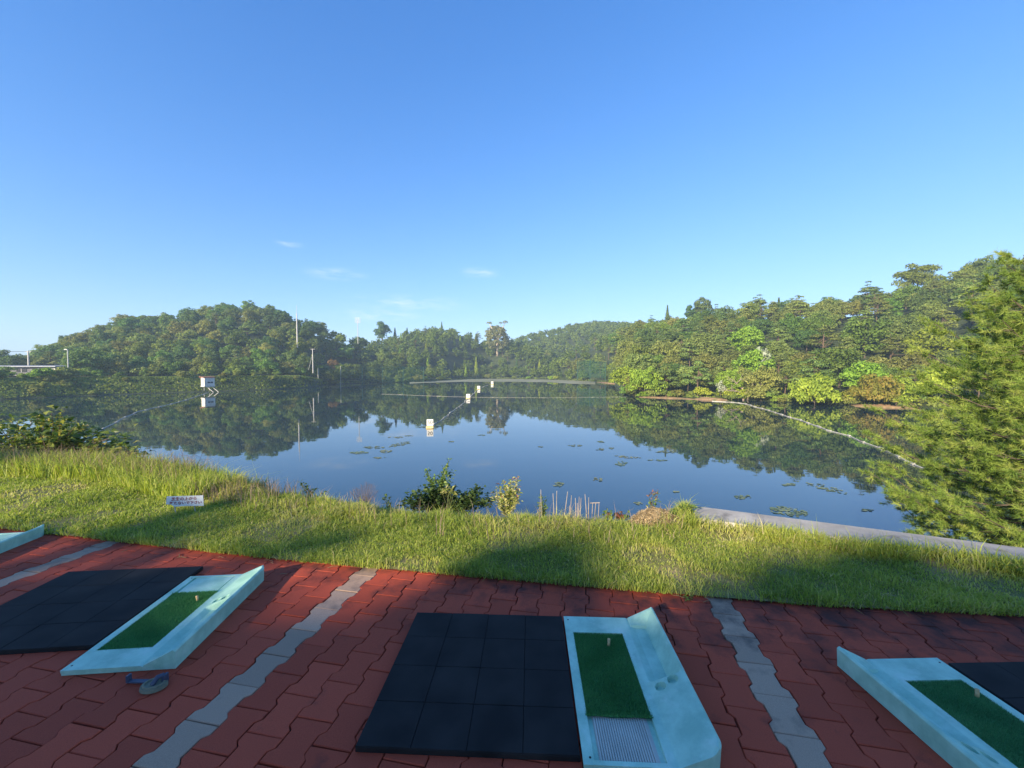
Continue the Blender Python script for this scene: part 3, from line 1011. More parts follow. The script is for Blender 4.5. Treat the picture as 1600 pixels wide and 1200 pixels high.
def pale_tree():
    rg = np.random.default_rng(91)
    Y = 338
    base = on_land(777, Y)
    topz = P(777, 508, Y).z; H = topz - base.z
    t = empty('eucalyptus_tree', base)
    mb = MB()
    mb.tube([(0, 0, -1), (0.2, 0, H * .3), (-0.1, 0, H * .55), (0.6, 0, H * .8)], [1.2, 1.0, 0.8, 0.4], 8)
    tips = []
    for k in range(13):
        an = rg.uniform(0, 6.28); z0 = H * rg.uniform(.38, .66); ln = rg.uniform(4.5, 10)
        e_ = Vector((math.cos(an) * ln, math.sin(an) * ln, z0 + rg.uniform(5, 11)))
        s_ = Vector((0, 0, z0)); m_ = s_.lerp(e_, .5) + Vector((math.cos(an), math.sin(an), 0)) * 0.8
        mb.tube([s_, m_, e_], [0.6, 0.42, 0.2], 6); tips.append(np.array(e_))
    mb.build('trunk', M['pale_bark'], t, smooth=True)
    L_ = [(p, rg.uniform(1.5, 2.6)) for p in tips]
    for k in range(170):
        d_ = rg.normal(0, 1, 3); d_ /= np.linalg.norm(d_)
        if d_[2] < -0.75: continue
        q_ = rg.uniform(0.7, 1.0)
        L_.append((np.array([d_[0] * 9.6 * q_, d_[1] * 9.6 * q_, H - 12.5 + d_[2] * 11.5 * q_]), rg.uniform(1.4, 2.6)))
    V_, F_, va = lump_cloud(rg, L_, 9500, 1.1, flat=0.7)
    link('crown', np_mesh('crown', V_, F_, va), M['gum'], t)
    tag(t, 'tall pale-trunked tree with a sparse domed crown at the far end', 'tree')
pale_tree()


# bare dead tree on the headland
def branchy(mb, p, d, ln, r, depth, rg, spread=0.7):
    e_ = p + d * ln
    m_ = p.lerp(e_, .5) + Vector(rg.normal(0, .06, 3)) * ln
    mb.tube([p, m_, e_], [r, r * .8, r * .55], 5)
    if depth == 0: return
    for k in range(3 if depth > 1 else 2):
        nd = (d + Vector(rg.normal(0, spread, 3))).normalized()
        if nd.z < -0.1: nd.z *= -0.4
        branchy(mb, p.lerp(e_, rg.uniform(.55, 1)), nd, ln * rg.uniform(.55, .8), r * .55, depth - 1, rg, spread)


rg = np.random.default_rng(7)
dt = MB(); b_ = on_land(1163, float(D0(1163)) + 3)
branchy(dt, Vector((0, 0, -0.4)), Vector((-0.1, 0, 1)).normalized(), 3.6, 0.26, 4, rg)
branchy(dt, Vector((0.3, 0, -0.4)), Vector((0.5, -.2, 1)).normalized(), 3.4, 0.22, 4, rg)
o = dt.build('dead_tree', M['dead_wood']); o.location = b_
tag(o, 'bare dead tree with spreading grey branches on the wooded headland', 'tree')

# ------------------------------------------------------------------ structures across the pond
M['white_paint'] = noise_mat('white_paint', (0.66, 0.64, 0.58), (0.80, 0.78, 0.72), 2, rough=0.6)
M['hut_wall'] = noise_mat('hut_wall', (0.62, 0.58, 0.50), (0.80, 0.76, 0.68), 1.5, rough=0.7, c3=(0.45, 0.40, 0.33), s3=1.1)
M['rust_roof'] = noise_mat('rust_roof', (0.20, 0.07, 0.05), (0.34, 0.14, 0.10), 2)
M['dark'] = noise_mat('dark_opening', (0.012, 0.013, 0.015), (0.025, 0.026, 0.03), 4)
M['steel'] = noise_mat('galvanised_steel', (0.36, 0.36, 0.35), (0.52, 0.51, 0.49), 3, rough=0.5)
M['pole_concrete'] = noise_mat('pole_concrete', (0.42, 0.40, 0.37), (0.56, 0.53, 0.49), 2)
M['roof_metal'] = noise_mat('roof_metal', (0.26, 0.27, 0.30), (0.36, 0.37, 0.40), 1, rough=0.6)
M['shed_wall'] = noise_mat('shed_wall', (0.09, 0.09, 0.10), (0.16, 0.155, 0.16), 1)

# hut on legs above the levee
hY = 126.0
hb = P(325, 604.5, hY)
hut = empty('pump_hut', (hb.x, hb.y, hb.z), math.radians(-29.5 + 90 - 0))
tag(hut, 'small pale hut with a red roof on slanting legs over the levee', 'hut')
hw, hd, hh = 3.0, 2.9, 2.9          # local +x towards the lit side's right neighbour
hut.scale = (0.78, 0.78, 0.92)
hut.rotation_euler = (0, 0, math.atan2(-0.49, 0.87))   # local +x is the shaded front's normal
MB().box((0, 0, 0.35 + hh / 2), (hd, 3.6, hh)).build('wall', M['hut_wall'], hut)
MB().box((0.05, -0.1, 0.35 + hh + 0.14), (hd + 0.7, 4.5, 0.22), Matrix.Rotation(math.radians(3), 3, 'Y')).build('roof', M['rust_roof'], hut)
MB().box((0, 0, 0.2), (hd + 0.3, 3.9, 0.28)).build('floor_slab', M['pole_concrete'], hut)
win = MB().box((hd / 2 + 0.02, 0.2, 0.35 + hh * 0.42), (0.08, 2.0, 0.48)).build('window', M['dark'], hut)
for dy in (-1.05, 0.0, 1.05):
    MB().box((hd / 2 + 0.06, 0.2 + dy, 0.35 + hh * 0.42), (0.06, 0.10, 0.56)).build('window_frame', M['white_paint'], win)
MB().box((hd / 2 + 0.06, 0.2, 0.35 + hh * 0.42 - 0.30), (0.10, 2.3, 0.09)).build('sill', M['white_paint'], win)
zl = ZW - hb.z
for dy in (-0.9, 0.9):
    MB().tube([(hd / 2 - 0.4, dy, 0.1), (hd / 2 + 2.6, dy + 1.0, zl * 0.92 - 0.2)], 0.10, 6).build('leg', M['pole_concrete'], hut)
    MB().tube([(-hd / 2 + 0.4, dy, 0.1), (-hd / 2 + 0.4, dy, zl * 0.75)], 0.12, 6).build('leg', M['pole_concrete'], hut)


def pole(name, x, ytop, ybase, Y, r, mat, label, arms=(), cat='pole', group=None):
    a = P(x, ybase, Y); b = P(x, ytop, Y)
    t = empty(name, a)
    h = b.z - a.z
    MB().tube([(0, 0, -2.0), (0, 0, h)], [r * 1.15, r * 0.8], 8).build('shaft', M[mat], t)
    for (dz, w) in arms:
        MB().box((0, 0, h + dz), (w, 0.12, 0.14)).build('crossarm', M['steel'], t)
    tag(t, label, cat, group)
    return t, h


u1, h1 = pole('utility_pole', 45, 548, 574, 150, 0.28, 'pole_concrete', 'grey utility pole with a crossarm behind the long low building', arms=((-0.4, 2.4),))
u2, h2 = pole('lamp_pole', 107, 545.5, 582, 122, 0.16, 'steel', 'slim pole with a lamp head beside the end of the low building')
MB().box((-0.35, -0.1, h2 - 0.1), (0.9, 0.35, 0.2)).build('lamp_head', M['white_paint'], u2)
u3, h3 = pole('utility_pole', 489, 545, 576, 176, 0.20, 'pole_concrete', 'short utility pole with a T crossarm and stay in front of the dark hill', arms=((-0.15, 2.0),))
MB().tube([(-0.1, 0, h3 * 0.7), (-2.0, 0, -0.6)], 0.07, 5).build('stay', M['steel'], u3)
m1, mh = pole('mast', 464.5, 490, 537, 200, 0.30, 'pole_concrete', 'tall pale mast with a thin aerial rising out of the hill woods', cat='mast')
MB().tube([(0, 0, mh - 0.5), (0, 0, mh + 4.4)], [0.10, 0.05], 6).build('aerial', M['steel'], m1)
lt, lh = pole('floodlight_mast', 559.5, 500, 545, 262, 0.24, 'steel', 'slim mast with a square lattice frame on top against the sky', cat='mast')
fr = MB()
for i in range(4):
    k = -1.6 + i * 3.2 / 3
    fr.box((k, 0, lh - 0.2), (0.16, 0.16, 3.4)); fr.box((0, 0.02, lh - 0.2 + k), (3.4, 0.14, 0.16))
fr.build('lattice_frame', M['steel'], lt)

# overhead cables
def cable(p, q, sag, nm, label):
    pts = [Vector(p).lerp(Vector(q), i / 14) - Vector((0, 0, sag * 4 * (i / 14) * (1 - i / 14))) for i in range(15)]
    tag(MB().tube(pts, 0.035, 4).build(nm, M['dark']), label, 'cable', 'overhead cables at the low building')
pa = P(45, 549, 150)
for k, dx in enumerate((-1.0, 1.0)):
    cable((pa.x + dx, pa.y, pa.z), tuple(P(-260, 541 + 2 * k, 150)), 0.8, 'power_cable', 'thin overhead cable strung from the crossarm of the utility pole')
    cable((pa.x + dx, pa.y, pa.z), tuple(P(112 + 6 * k, 545, 152)), 0.5, 'power_cable', 'thin overhead cable strung from the crossarm of the utility pole')

# long low building at the left end
lb0 = P(-170, 584, 138); lb1 = P(88, 584, 138)
lb = empty('low_building', ((lb0.x + lb1.x) / 2, 138, lb0.z))
LW = lb1.x - lb0.x
MB().box((0, 3, 0.9), (LW, 6, 3.2)).build('wall', M['shed_wall'], lb)
MB().box((0, 2.6, 2.66), (LW + 2.6, 8.0, 0.30), Matrix.Rotation(math.radians(2), 3, 'X')).build('roof', M['roof_metal'], lb)
MB().box((LW / 2 - 1.4, -0.06, 0.9), (2.4, 0.2, 2.2)).build('door', M['white_paint'], lb)
for k in range(9):
    wnd = MB().box((-LW / 2 + 4 + k * (LW - 10) / 8, -0.05, 1.2), (3.6, 0.16, 1.2)).build('window', M['dark'], lb)
    MB().box((-LW / 2 + 4 + k * (LW - 10) / 8, -0.16, 1.2), (0.16, 0.06, 1.3)).build('window_frame', M['steel'], wnd)
tag(lb, 'long low dark building with a pale metal roof behind the hedge', 'building')

# green net fence by the far bank
def net_mat():
    m, nt, b = base_mat('net_green', 0.8, 0.1)
    b.inputs['Base Color'].default_value = (0.012, 0.055, 0.035, 1)
    tr = nt.nodes.new('ShaderNodeBsdfTransparent'); mx = nt.nodes.new('ShaderNodeMixShader'); mx.inputs['Fac'].default_value = 0.4
    nt.links.new(tr.outputs[0], mx.inputs[1]); nt.links.new(b.outputs[0], mx.inputs[2])
    nt.links.new(mx.outputs[0], nt.nodes['Material Output'].inputs['Surface'])
    return m


M['net'] = net_mat()
M['net_post'] = noise_mat('net_post', (0.34, 0.33, 0.24), (0.46, 0.44, 0.33), 1)
M['net_post_green'] = noise_mat('net_post_green', (0.02, 0.07, 0.05), (0.04, 0.11, 0.08), 1)


def net_fence(spec, label, ytops):
    p0 = P(spec[0][0], spec[0][1], spec[0][2])
    t = empty('net_fence', (p0.x, p0.y, p0.z))
    prev = None; mb = MB()
    for (x, yb, Y), yt in zip(spec, ytops):
        a = P(x, yb, Y) - p0; b = P(x, yt, Y) - p0
        pale = x < 540
        MB().tube([a - Vector((0, 0, 1.5)), b], 0.20 if pale else 0.14, 6).build('post', M['net_post'] if pale else M['net_post_green'], t)
        if prev:
            n = len(mb.v); mb.v += [tuple(prev[0]), tuple(a), tuple(b), tuple(prev[1])]; mb.f.append((n, n + 1, n + 2, n + 3))
        prev = (a, b)
    mb.build('net', M['net'], t)
    tag(t, label, 'fence')


net_fence([(497, 597, 178), (532, 596, 190), (566, 597, 200), (598, 598, 208), (630, 598, 214), (662, 597.5, 220)],
          'tall dark green net fence on posts along the far bank', [575, 572, 574, 572, 573, 573])
net_fence([(902, 590, 212), (922, 590, 206), (946, 591, 200)], 'faint green net strung between trees on the wooded slope', [564, 563, 566])

# ------------------------------------------------------------------ on the water
M['rope'] = noise_mat('rope_pale', (0.32, 0.31, 0.25), (0.52, 0.49, 0.42), 4)
M['sign_white'] = noise_mat('sign_white', (0.74, 0.72, 0.66), (0.84, 0.82, 0.77), 5, rough=0.5)
M['sign_old'] = noise_mat('sign_old', (0.66, 0.66, 0.62), (0.78, 0.78, 0.74), 9, rough=0.6)
M['ink'] = noise_mat('ink_black', (0.02, 0.02, 0.022), (0.035, 0.035, 0.035), 5)
M['ink_red'] = noise_mat('ink_red', (0.24, 0.010, 0.012), (0.32, 0.02, 0.02), 30)
M['float'] = noise_mat('float_yellow', (0.55, 0.42, 0.16), (0.72, 0.60, 0.32), 4)


def text_mesh(body, size, depth=0.0, bold=0.012):
    cu = bpy.data.curves.new('lettering', 'FONT')
    cu.body = body; cu.size = size; cu.extrude = depth; cu.align_x = 'CENTER'; cu.align_y = 'CENTER'
    cu.offset = size * bold
    cu.resolution_u = 3
    o = bpy.data.objects.new('tmp', cu); col.objects.link(o)
    bpy.context.view_layer.update()
    dg = bpy.context.evaluated_depsgraph_get()
    me = bpy.data.meshes.new_from_object(o.evaluated_get(dg))
    bpy.data.objects.remove(o)
    me.materials.clear()
    return me


def rope(name, pix, label, r=0.06, nf=0, wob=0.25):
    pts = [G(x, y, ZW + 0.03) for x, y in pix]
    out = []
    for i in range(len(pts) - 1):
        L_ = (pts[i + 1] - pts[i]).length; n = max(2, int(L_ / 3))
        for k in range(n):
            p = pts[i].lerp(pts[i + 1], k / n)
            p.x += random.gauss(0, wob) * 0.5; out.append(p)
    out.append(pts[-1])
    org = out[0].copy()
    t = empty(name, org)
    MB().tube([p - org for p in out], r, 5).build('line', M['rope'], t)
    for k in range(nf):
        p = out[int((k + 0.5) / nf * (len(out) - 1))] - org
        d = (out[min(int((k + 0.5) / nf * (len(out) - 1)) + 1, len(out) - 1)] - org - p)
        d = d.normalized() if d.length > 0 else Vector((1, 0, 0))
        L_ = random.uniform(0.6, 1.4)
        MB().tube([p - d * L_ * .5, p + d * L_ * .5], r * 1.9, 6).build('float', M['rope'], t)
    tag(t, label, 'rope')


rope('float_line', [(1118, 627.2), (1134, 628.0), (1146, 628.6), (1165, 631), (1200, 641), (1250, 656), (1300, 673), (1350, 690), (1406, 713), (1450, 735)],
     'pale floating line from the sandy bank to the near pine', 0.06, 26)
rope('float_line', [(327, 612.5), (300, 622), (260, 633), (215, 643), (190, 655), (163, 670), (120, 690)], 'floating line from the hut legs to the leafy bush', 0.06, 16)
rope('float_line', [(596, 615.6), (640, 617.2), (700, 619.6), (770, 621), (850, 621.4), (980, 620)], 'thin line floating across the pond behind the distance boards', 0.014, 5)
rope('float_line', [(672, 668.0), (700, 648.5), (718, 635), (732, 623), (741, 614), (748.5, 607.5), (758, 603), (768.5, 600)], 'floating line linking the white distance boards', 0.06, 34, wob=0.15)


def distance_board(num, x, ybase, w, h, label):
    p = G(x, ybase, ZW)
    t = empty('distance_board', p, math.radians(3))
    MB().box((0, 0, 0.10), (w * 1.12, w * 0.8, 0.22)).build('float', M['float'], t)
    MB().tube([(-w * .3, 0.06, 0.2), (-w * .3, 0.06, 0.26 + h)], 0.025, 5).build('leg', M['steel'], t)
    MB().tube([(w * .3, 0.06, 0.2), (w * .3, 0.06, 0.26 + h)], 0.025, 5).build('leg', M['steel'], t)
    bd = bevel(MB().box((0, 0, 0.27 + h / 2), (w, 0.05, h)).build('board', M['sign_white'], t), 0.02)
    me = text_mesh(num, h * 0.86 if len(num) < 3 else h * 0.62)
    o = link('lettering', me, M['ink'], bd)
    o.location = (0, -0.033, 0.27 + h / 2); o.rotation_euler = (math.pi / 2, 0, 0)
    tag(t, label, 'sign')


distance_board('50', 672, 668.5, 0.80, 0.78, 'white floating distance board reading 50')
distance_board('100', 731.5, 622.8, 0.95, 0.86, 'white floating distance board next after the 50 board')
distance_board('150', 748, 608.3, 1.0, 0.95, 'white floating distance board second beyond the 50 board')
distance_board('200', 769, 600.6, 1.15, 1.1, 'white floating distance board farthest out, at the mud flat')

# patches of floating pads and weed
M['pads'] = leaf_mat('pads', [(0, (0.07, 0.10, 0.05)), (0.6, (0.16, 0.19, 0.09)), (1, (0.27, 0.28, 0.14))], trans=0, objrand=0.15, rough=0.5)


def weed_patch(cx_, cy_, hw_, hh_, n, label, tilt=0.0, r=0.125, group=None):
    c0 = G(cx_, cy_, ZW)
    Vs = []; Fs = []; va = []
    for k in range(n):
        while True:
            u, v = random.uniform(-1, 1), random.uniform(-1, 1)
            if u * u + v * v < 1 and random.random() < 1.1 - 0.6 * (u * u + v * v): break
        p = G(cx_ + u * hw_, cy_ + v * hh_ + tilt * u * hw_, ZW + 0.012 + random.uniform(0, 0.012)) - c0
        rr = r * random.uniform(0.6, 1.25) * (c0.y / 45) ** 0.5; a0 = random.uniform(0, 6.28); b = len(Vs)
        for q in range(8):
            an = a0 + q * 6.0 / 8
            Vs.append((p.x + math.cos(an) * rr, p.y + math.sin(an) * rr, p.z + random.uniform(0, .006)))
        Fs.append(tuple(range(b, b + 8))); va += [random.random()] * 8
    me = np_mesh('weed_patch', Vs, np.array(Fs), va); me.materials.append(M['pads'])
    o = link('weed_patch', me); o.location = c0
    tag(o, label, 'water weed', group)


pg = 'small weed patches scattered over the open water'
pl = 'small flat patch of floating weed on the open blue water'
for a_ in [(560, 707, 14, 2.2, 46), (584, 699, 16, 2.0, 40), (604, 705, 10, 2.5, 30), (625, 694, 18, 3.2, 60, -0.22), (592, 715, 10, 1.0, 14), (618, 683, 12, 1.2, 18), (640, 681, 8, 1.0, 14)]:
    weed_patch(*a_[:5], 'yellowish patch of floating weed near the 50 board', a_[5] if len(a_) > 5 else 0, group='weed patches near the 50 board')
for a_ in [(899, 696, 11, 1.6, 24), (940, 690, 8, 1.6, 16), (938, 702, 6, 1.5, 12), (955, 700, 4, 1.4, 9), (981, 714, 20, 1.8, 30, .08), (971, 724, 9, 3.6, 26), (1040, 706, 16, 2.2, 36),
           (1026, 719, 16, 1.2, 22), (873, 757, 8, 4.0, 26), (934, 749, 7, 3.0, 14), (996, 786, 7, 1.8, 8), (1055, 768, 6, 1.4, 8), (1160, 776, 13, 3.6, 26), (1232, 757, 12, 2, 22),
           (1290, 762, 34, 4.2, 50, .25), (1232, 799, 30, 7, 90, .12), (1354, 797, 10, 1.8, 12), (1360, 834, 34, 4.5, 60, .12), (845, 698, 4, 1, 9), (752, 680, 7, .8, 11), (704, 690, 5, .8, 9),
           (120, 655, 30, 1.0, 20), (186, 655, 16, 1.2, 24), (185, 660, 8, 1.2, 16), (410, 634, 14, .7, 20), (395, 630, 8, .6, 10), (517, 604.6, 22, .5, 40)]:
    weed_patch(*a_[:5], pl, a_[5] if len(a_) > 5 else 0, group=pg)
weed_patch(697, 656, 22, 5, 120, 'pale weed clinging to the line beside the 50 board', -0.62, group=None)
weed_patch(664, 667, 13, 1.4, 26, 'pale weed spreading round the foot of the 50 board')
weed_patch(718, 638, 13, 3.2, 70, 'pale weed clinging to the line between the first two boards', -0.7)
# weed caught on the line by the hut
for x, y in ((300, 621), (240, 638), (205, 650), (188, 657)):
    weed_patch(x, y, 12, 1.4, 26, 'greenish weed caught on the floating line by the hut', -0.25, group='weed on the hut line')

# ------------------------------------------------------------------ the tee: rubber mats, ball trays, turf strips
def rubber_mat():
    m, nt, b = base_mat('rubber_black', 0.8, 0.22)
    N, L = nt.nodes, nt.links
    tc = N.new('ShaderNodeTexCoord')
    n1 = N.new('ShaderNodeTexNoise'); n1.inputs['Scale'].default_value = 300
    n2 = N.new('ShaderNodeTexNoise'); n2.inputs['Scale'].default_value = 5; n2.inputs['Detail'].default_value = 7
    geo = N.new('ShaderNodeNewGeometry')
    L.new(geo.outputs['Position'], n1.inputs['Vector']); L.new(geo.outputs['Position'], n2.inputs['Vector'])
    r = N.new('ShaderNodeValToRGB')
    r.color_ramp.elements[0].position = .35; r.color_ramp.elements[0].color = (0.010, 0.009, 0.009, 1)
    r.color_ramp.elements[1].position = .72; r.color_ramp.elements[1].color = (0.026, 0.023, 0.021, 1)
    L.new(n2.outputs['Fac'], r.inputs['Fac']); L.new(r.outputs['Color'], b.inputs['Base Color'])
    bp = N.new('ShaderNodeBump'); bp.inputs['Strength'].default_value = .3; bp.inputs['Distance'].default_value = .0015
    L.new(n1.outputs['Fac'], bp.inputs['Height']); L.new(bp.outputs['Normal'], b.inputs['Normal'])
    return m


M['rubber'] = rubber_mat()
M['tray'] = noise_mat('tray_turquoise', (0.27, 0.50, 0.38), (0.42, 0.68, 0.53), 9, detail=10, rough=0.5, bump=0.15, bscale=220, c3=(0.55, 0.73, 0.62), s3=5, lo3=0.52, hi3=0.72)
M['rib_plate'] = noise_mat('rib_plate', (0.42, 0.42, 0.36), (0.56, 0.55, 0.47), 5, rough=0.45)
M['turf_base'] = noise_mat('turf_base', (0.03, 0.13, 0.045), (0.05, 0.19, 0.07), 60)
M['turf'] = leaf_mat('turf_pile', [(0, (0.045, 0.18, 0.065)), (0.6, (0.085, 0.30, 0.11)), (1, (0.15, 0.38, 0.16))], trans=0.1, objrand=0.05)
M['tee_rubber'] = noise_mat('tee_rubber', (0.48, 0.34, 0.16), (0.62, 0.47, 0.26), 40)
M['blue_steel'] = noise_mat('blue_steel', (0.045, 0.055, 0.09), (0.075, 0.085, 0.12), 20, rough=0.5)
M['pad_rubber'] = noise_mat('pad_rubber', (0.13, 0.13, 0.085), (0.22, 0.21, 0.14), 18)

MW, MD = 0.985, 0.915


def make_mat(loc, rz, label, w=MW):
    t = empty('rubber_mat', loc, rz)
    nx = 4; ny = 4; cw, cd = w / nx, MD / ny
    bevel(MB().box((w / 2, MD / 2, 0.012), (w, MD, 0.024)).build('base', M['rubber'], t), 0.003)
    pn = MB().prism([(0.001, 0.001), (cw - 0.001, 0.001), (cw - 0.001, cd - 0.001), (0.001, cd - 0.001)], 0.0, 0.0035, 0.0015).mesh('panel')
    pn.materials.append(M['rubber'])
    for i in range(nx):
        for j in range(ny):
            o = link('panel', pn, parent=t); o.location = (i * cw, j * cd, 0.0245)
            o.rotation_euler = (random.gauss(0, .002), random.gauss(0, .002), 0)
    tag(t, label, 'mat')
    return t


TW, TL = 0.56, 0.95


def tray_z(u, v):
    """height of the moulded tray; u from the mat side to the raised rim, v from the front to the back"""
    deck = 0.030
    gut = np.where(u < 0.385, deck, np.where(u < 0.425, deck - (u - 0.385) / 0.04 * 0.014, deck - 0.014))
    wall = deck - 0.014 + np.clip((u - 0.492) / 0.052, 0, 1) * (0.088)
    gut = np.maximum(gut, np.where(u > 0.492, wall, 0))
    slope = deck + np.clip((u - 0.375) / 0.17, 0, 1) * 0.072
    k = smooth01((v - 0.425) / 0.018)
    z = slope * (1 - k) + gut * k
    ends = (deck + np.clip((u - 0.40) / 0.145, 0, 1) * 0.072) * smooth01((v - 0.872) / 0.07) + deck * (1 - smooth01((v - 0.872) / 0.07))
    z = np.where((u > 0.40), np.maximum(z, np.where(v > 0.872, ends, 0)), z)
    for (cu, cv) in ((0.425, 0.385), (0.488, 0.40)):
        r = np.hypot(u - cu, v - cv)
        z = z - 0.022 * (1 - smooth01((r - 0.021) / 0.004))
    # recess the turf strip lies in
    ins = (u > 0.045) & (u < 0.335) & (v > 0.02) & (v < 0.80)
    z = np.where(ins, np.minimum(z, 0.016), z)
    return z


def tray_mesh():
    us = np.unique(np.round(np.concatenate([np.linspace(0, TW - 0.015, 60), [0.0449, 0.0455, 0.3345, 0.3351, 0.385, 0.425, 0.492], np.linspace(0.39, 0.52, 40), [0.5475, 0.552, 0.556, 0.56]]), 5))
    vs_ = np.unique(np.round(np.concatenate([np.linspace(0, TL, 70), [0.0199, 0.0205, 0.7995, 0.8003], np.linspace(0.355, 0.45, 36), np.linspace(0.87, 0.95, 12)]), 5))
    U_, W_ = np.meshgrid(us, vs_, indexing='ij')
    Zt = tray_z(np.minimum(U_, 0.5475), W_)
    # rounded front corner on the rim side and a soft outer lip
    lip = np.clip((U_ - 0.5475) / 0.0125, 0, 1)
    Zt = Zt - 0.010 * lip ** 2
    r0 = 0.07
    X_, Y_ = U_.copy(), W_.copy()
    m = (U_ > TW - r0) & (W_ < r0)
    cxx, cyy = TW - r0, r0
    dx, dy = U_ - cxx, cyy - W_
    mx_ = np.maximum(dx, dy); rr = np.hypot(dx, dy) + 1e-9
    X_ = np.where(m, cxx + dx * mx_ / rr, X_); Y_ = np.where(m, cyy - dy * mx_ / rr, Y_)
    nu, nv = U_.shape
    V = np.stack([X_, Y_, Zt], -1).reshape(-1, 3)
    idx = np.arange(nu * nv).reshape(nu, nv)
    Fq = [np.stack([idx[:-1, :-1], idx[1:, :-1], idx[1:, 1:], idx[:-1, 1:]], -1).reshape(-1, 4)]
    ring = np.concatenate([idx[:, 0], idx[-1, 1:], idx[-2::-1, -1], idx[0, -2:0:-1]])
    low = V[ring].copy(); low[:, 2] = 0.001
    c0 = np.array([TW / 2, TL / 2, 0]); low[:, :2] = c0[:2] + (low[:, :2] - c0[:2]) * 0.992
    li = np.arange(len(ring)) + len(V)
    V = np.concatenate([V, low])
    Fq.append(np.stack([ring, li, np.roll(li, -1), np.roll(ring, -1)], -1))
    return np_mesh('body', V, np.concatenate(Fq), smooth=False)


tray_me = tray_mesh(); tray_me.materials.append(M['tray'])
# shade smooth except at the real edges
for p in tray_me.polygons: p.use_smooth = True
tray_me.set_sharp_from_angle(angle=math.radians(28))

rib_me = MB()
for k in range(22):
    rib_me.box((0.075 + k * 0.0105, 0.135, 0.0), (0.0065, 0.225, 0.008))
rib_me.box((0.19, 0.135, -0.005), (0.245, 0.228, 0.006))
rib_me = rib_me.mesh('rib_plate')

# turf strip with a pile of short tufts
def turf_meshes():
    w, l = 0.300, 0.575
    b = MB(); n = 16
    for j in range(n + 1):
        v = l * j / n
        lift = 0.010 * math.exp(-v / 0.018)
        for i in range(9):
            b.v.append((w * i / 8, v, 0.020 + lift * (0.7 + 0.3 * math.sin(i * 1.3))))
    for j in range(n):
        for i in range(8): b.f.append((j * 9 + i, j * 9 + i + 1, j * 9 + 10 + i, j * 9 + 9 + i))
    k = len(b.v)
    for j in range(n + 1):
        for i in (0, 8): x, y, z = b.v[j * 9 + i]; b.v.append((x, y, 0.004))
    for j in range(n):
        b.f.append((k + 2 * j, j * 9, j * 9 + 9, k + 2 * j + 2)); b.f.append((j * 9 + 8, k + 2 * j + 1, k + 2 * j + 3, j * 9 + 17))
    rg = np.random.default_rng(3); n = 26000
    x = rg.uniform(0, w, n); y = rg.uniform(0, l, n)
    lean = rg.normal(0, 0.0035, (n, 2)); hh = rg.uniform(0.007, 0.013, n); wd_ = 0.0016
    z0 = 0.020 + 0.010 * np.exp(-y / 0.018)
    an = rg.uniform(0, 6.28, n)
    P0 = np.stack([x - np.cos(an) * wd_, y - np.sin(an) * wd_, z0], 1); P1 = np.stack([x + np.cos(an) * wd_, y + np.sin(an) * wd_, z0], 1)
    P2 = np.stack([x + lean[:, 0], y + lean[:, 1], z0 + hh], 1)
    V = np.stack([P0, P1, P2], 1).reshape(-1, 3)
    patch = 0.5 + 0.25 * np.sin(x * 17 + 2 * np.sin(y * 9)) * np.sin(y * 12) + rg.normal(0, .16, n)
    return b.mesh('backing'), np_mesh('pile', V, np.arange(n * 3).reshape(n, 3), np.repeat(np.clip(patch, 0, 1), 3))


back_me, pile_me = turf_meshes()
back_me.materials.append(M['turf_base']); pile_me.materials.append(M['turf'])
tee_me = MB().tube([(0, 0, 0), (0.001, 0, 0.018), (0.0, 0.001, 0.040)], [0.0085, 0.0075, 0.0085], 10).mesh('golf_tee', True)


def make_tray(loc, rz, label, turf_label, tee_label, flip=False, turf_v=0.222, tee_uv=(0.235, 0.70), tee_lean=0.0, plain=False):
    t = empty('ball_tray', loc, rz)
    sx = -1 if flip else 1
    t.scale = (sx, 1, 1)
    link('body', tray_me, parent=t)
    if plain:
        bevel(MB().box((0.195, 0.128, 0.022), (0.262, 0.205, 0.012)).build('end_plate', M['tray'], t), 0.002)
    else:
        r = link('rib_plate', rib_me, M['rib_plate'], t); r.location = (0, 0, 0.020)
    for (u, v) in ((0.025, 0.915), (0.03, 0.03), (0.47, 0.905)):
        MB().tube([(u, v, 0.028), (u, v, 0.0312)], 0.0045, 10).build('screw', M['dark'], t)
    tag(t, label, 'ball tray')
    R_ = Matrix.Rotation(rz, 4, 'Z')
    p = Vector(loc) + R_ @ Vector((sx * 0.040, turf_v, 0.002))
    s = empty('turf_strip', p, rz); s.scale = (sx, 1, 1)
    link('backing', back_me, parent=s); link('pile', pile_me, parent=s)
    tag(s, turf_label, 'turf mat')
    q = Vector(loc) + R_ @ Vector((sx * tee_uv[0], tee_uv[1], 0.022))
    o = link('golf_tee', tee_me, M['tee_rubber']); o.location = q; o.rotation_euler = (tee_lean, 0.04, 0)
    tag(o, tee_label, 'golf tee')
    return t


# centre bay
c_rz = math.radians(-2.6)
make_mat((-0.656, 1.600, 0), c_rz, 'black rubber mat between the two grey paver strips', 0.935)
make_tray((0.285, 1.52, 0.0), c_rz, 'turquoise tray with an open front showing the ribbed plate, between the grey paver strips',
          'green turf strip in the tray between the grey paver strips', 'beige rubber tee on the turf between the grey paver strips')
# left bay: the same tray turned end for end and mirrored
l_rz = math.radians(5.2)
make_mat((-3.37, 2.12, 0), math.radians(5.0), 'black rubber mat beside the tray with the blue bracket')
lt_loc = Vector((-2.44, 2.955, 0))
make_tray(tuple(lt_loc), l_rz + math.pi, 'turquoise tray with a blue bracket and pad at its front corner',
          'green turf strip in the tray with the blue bracket', 'beige rubber tee on the turf beside the blue bracket tray', flip=True, turf_v=0.235, tee_uv=(0.27, 0.335), tee_lean=0.2, plain=True)
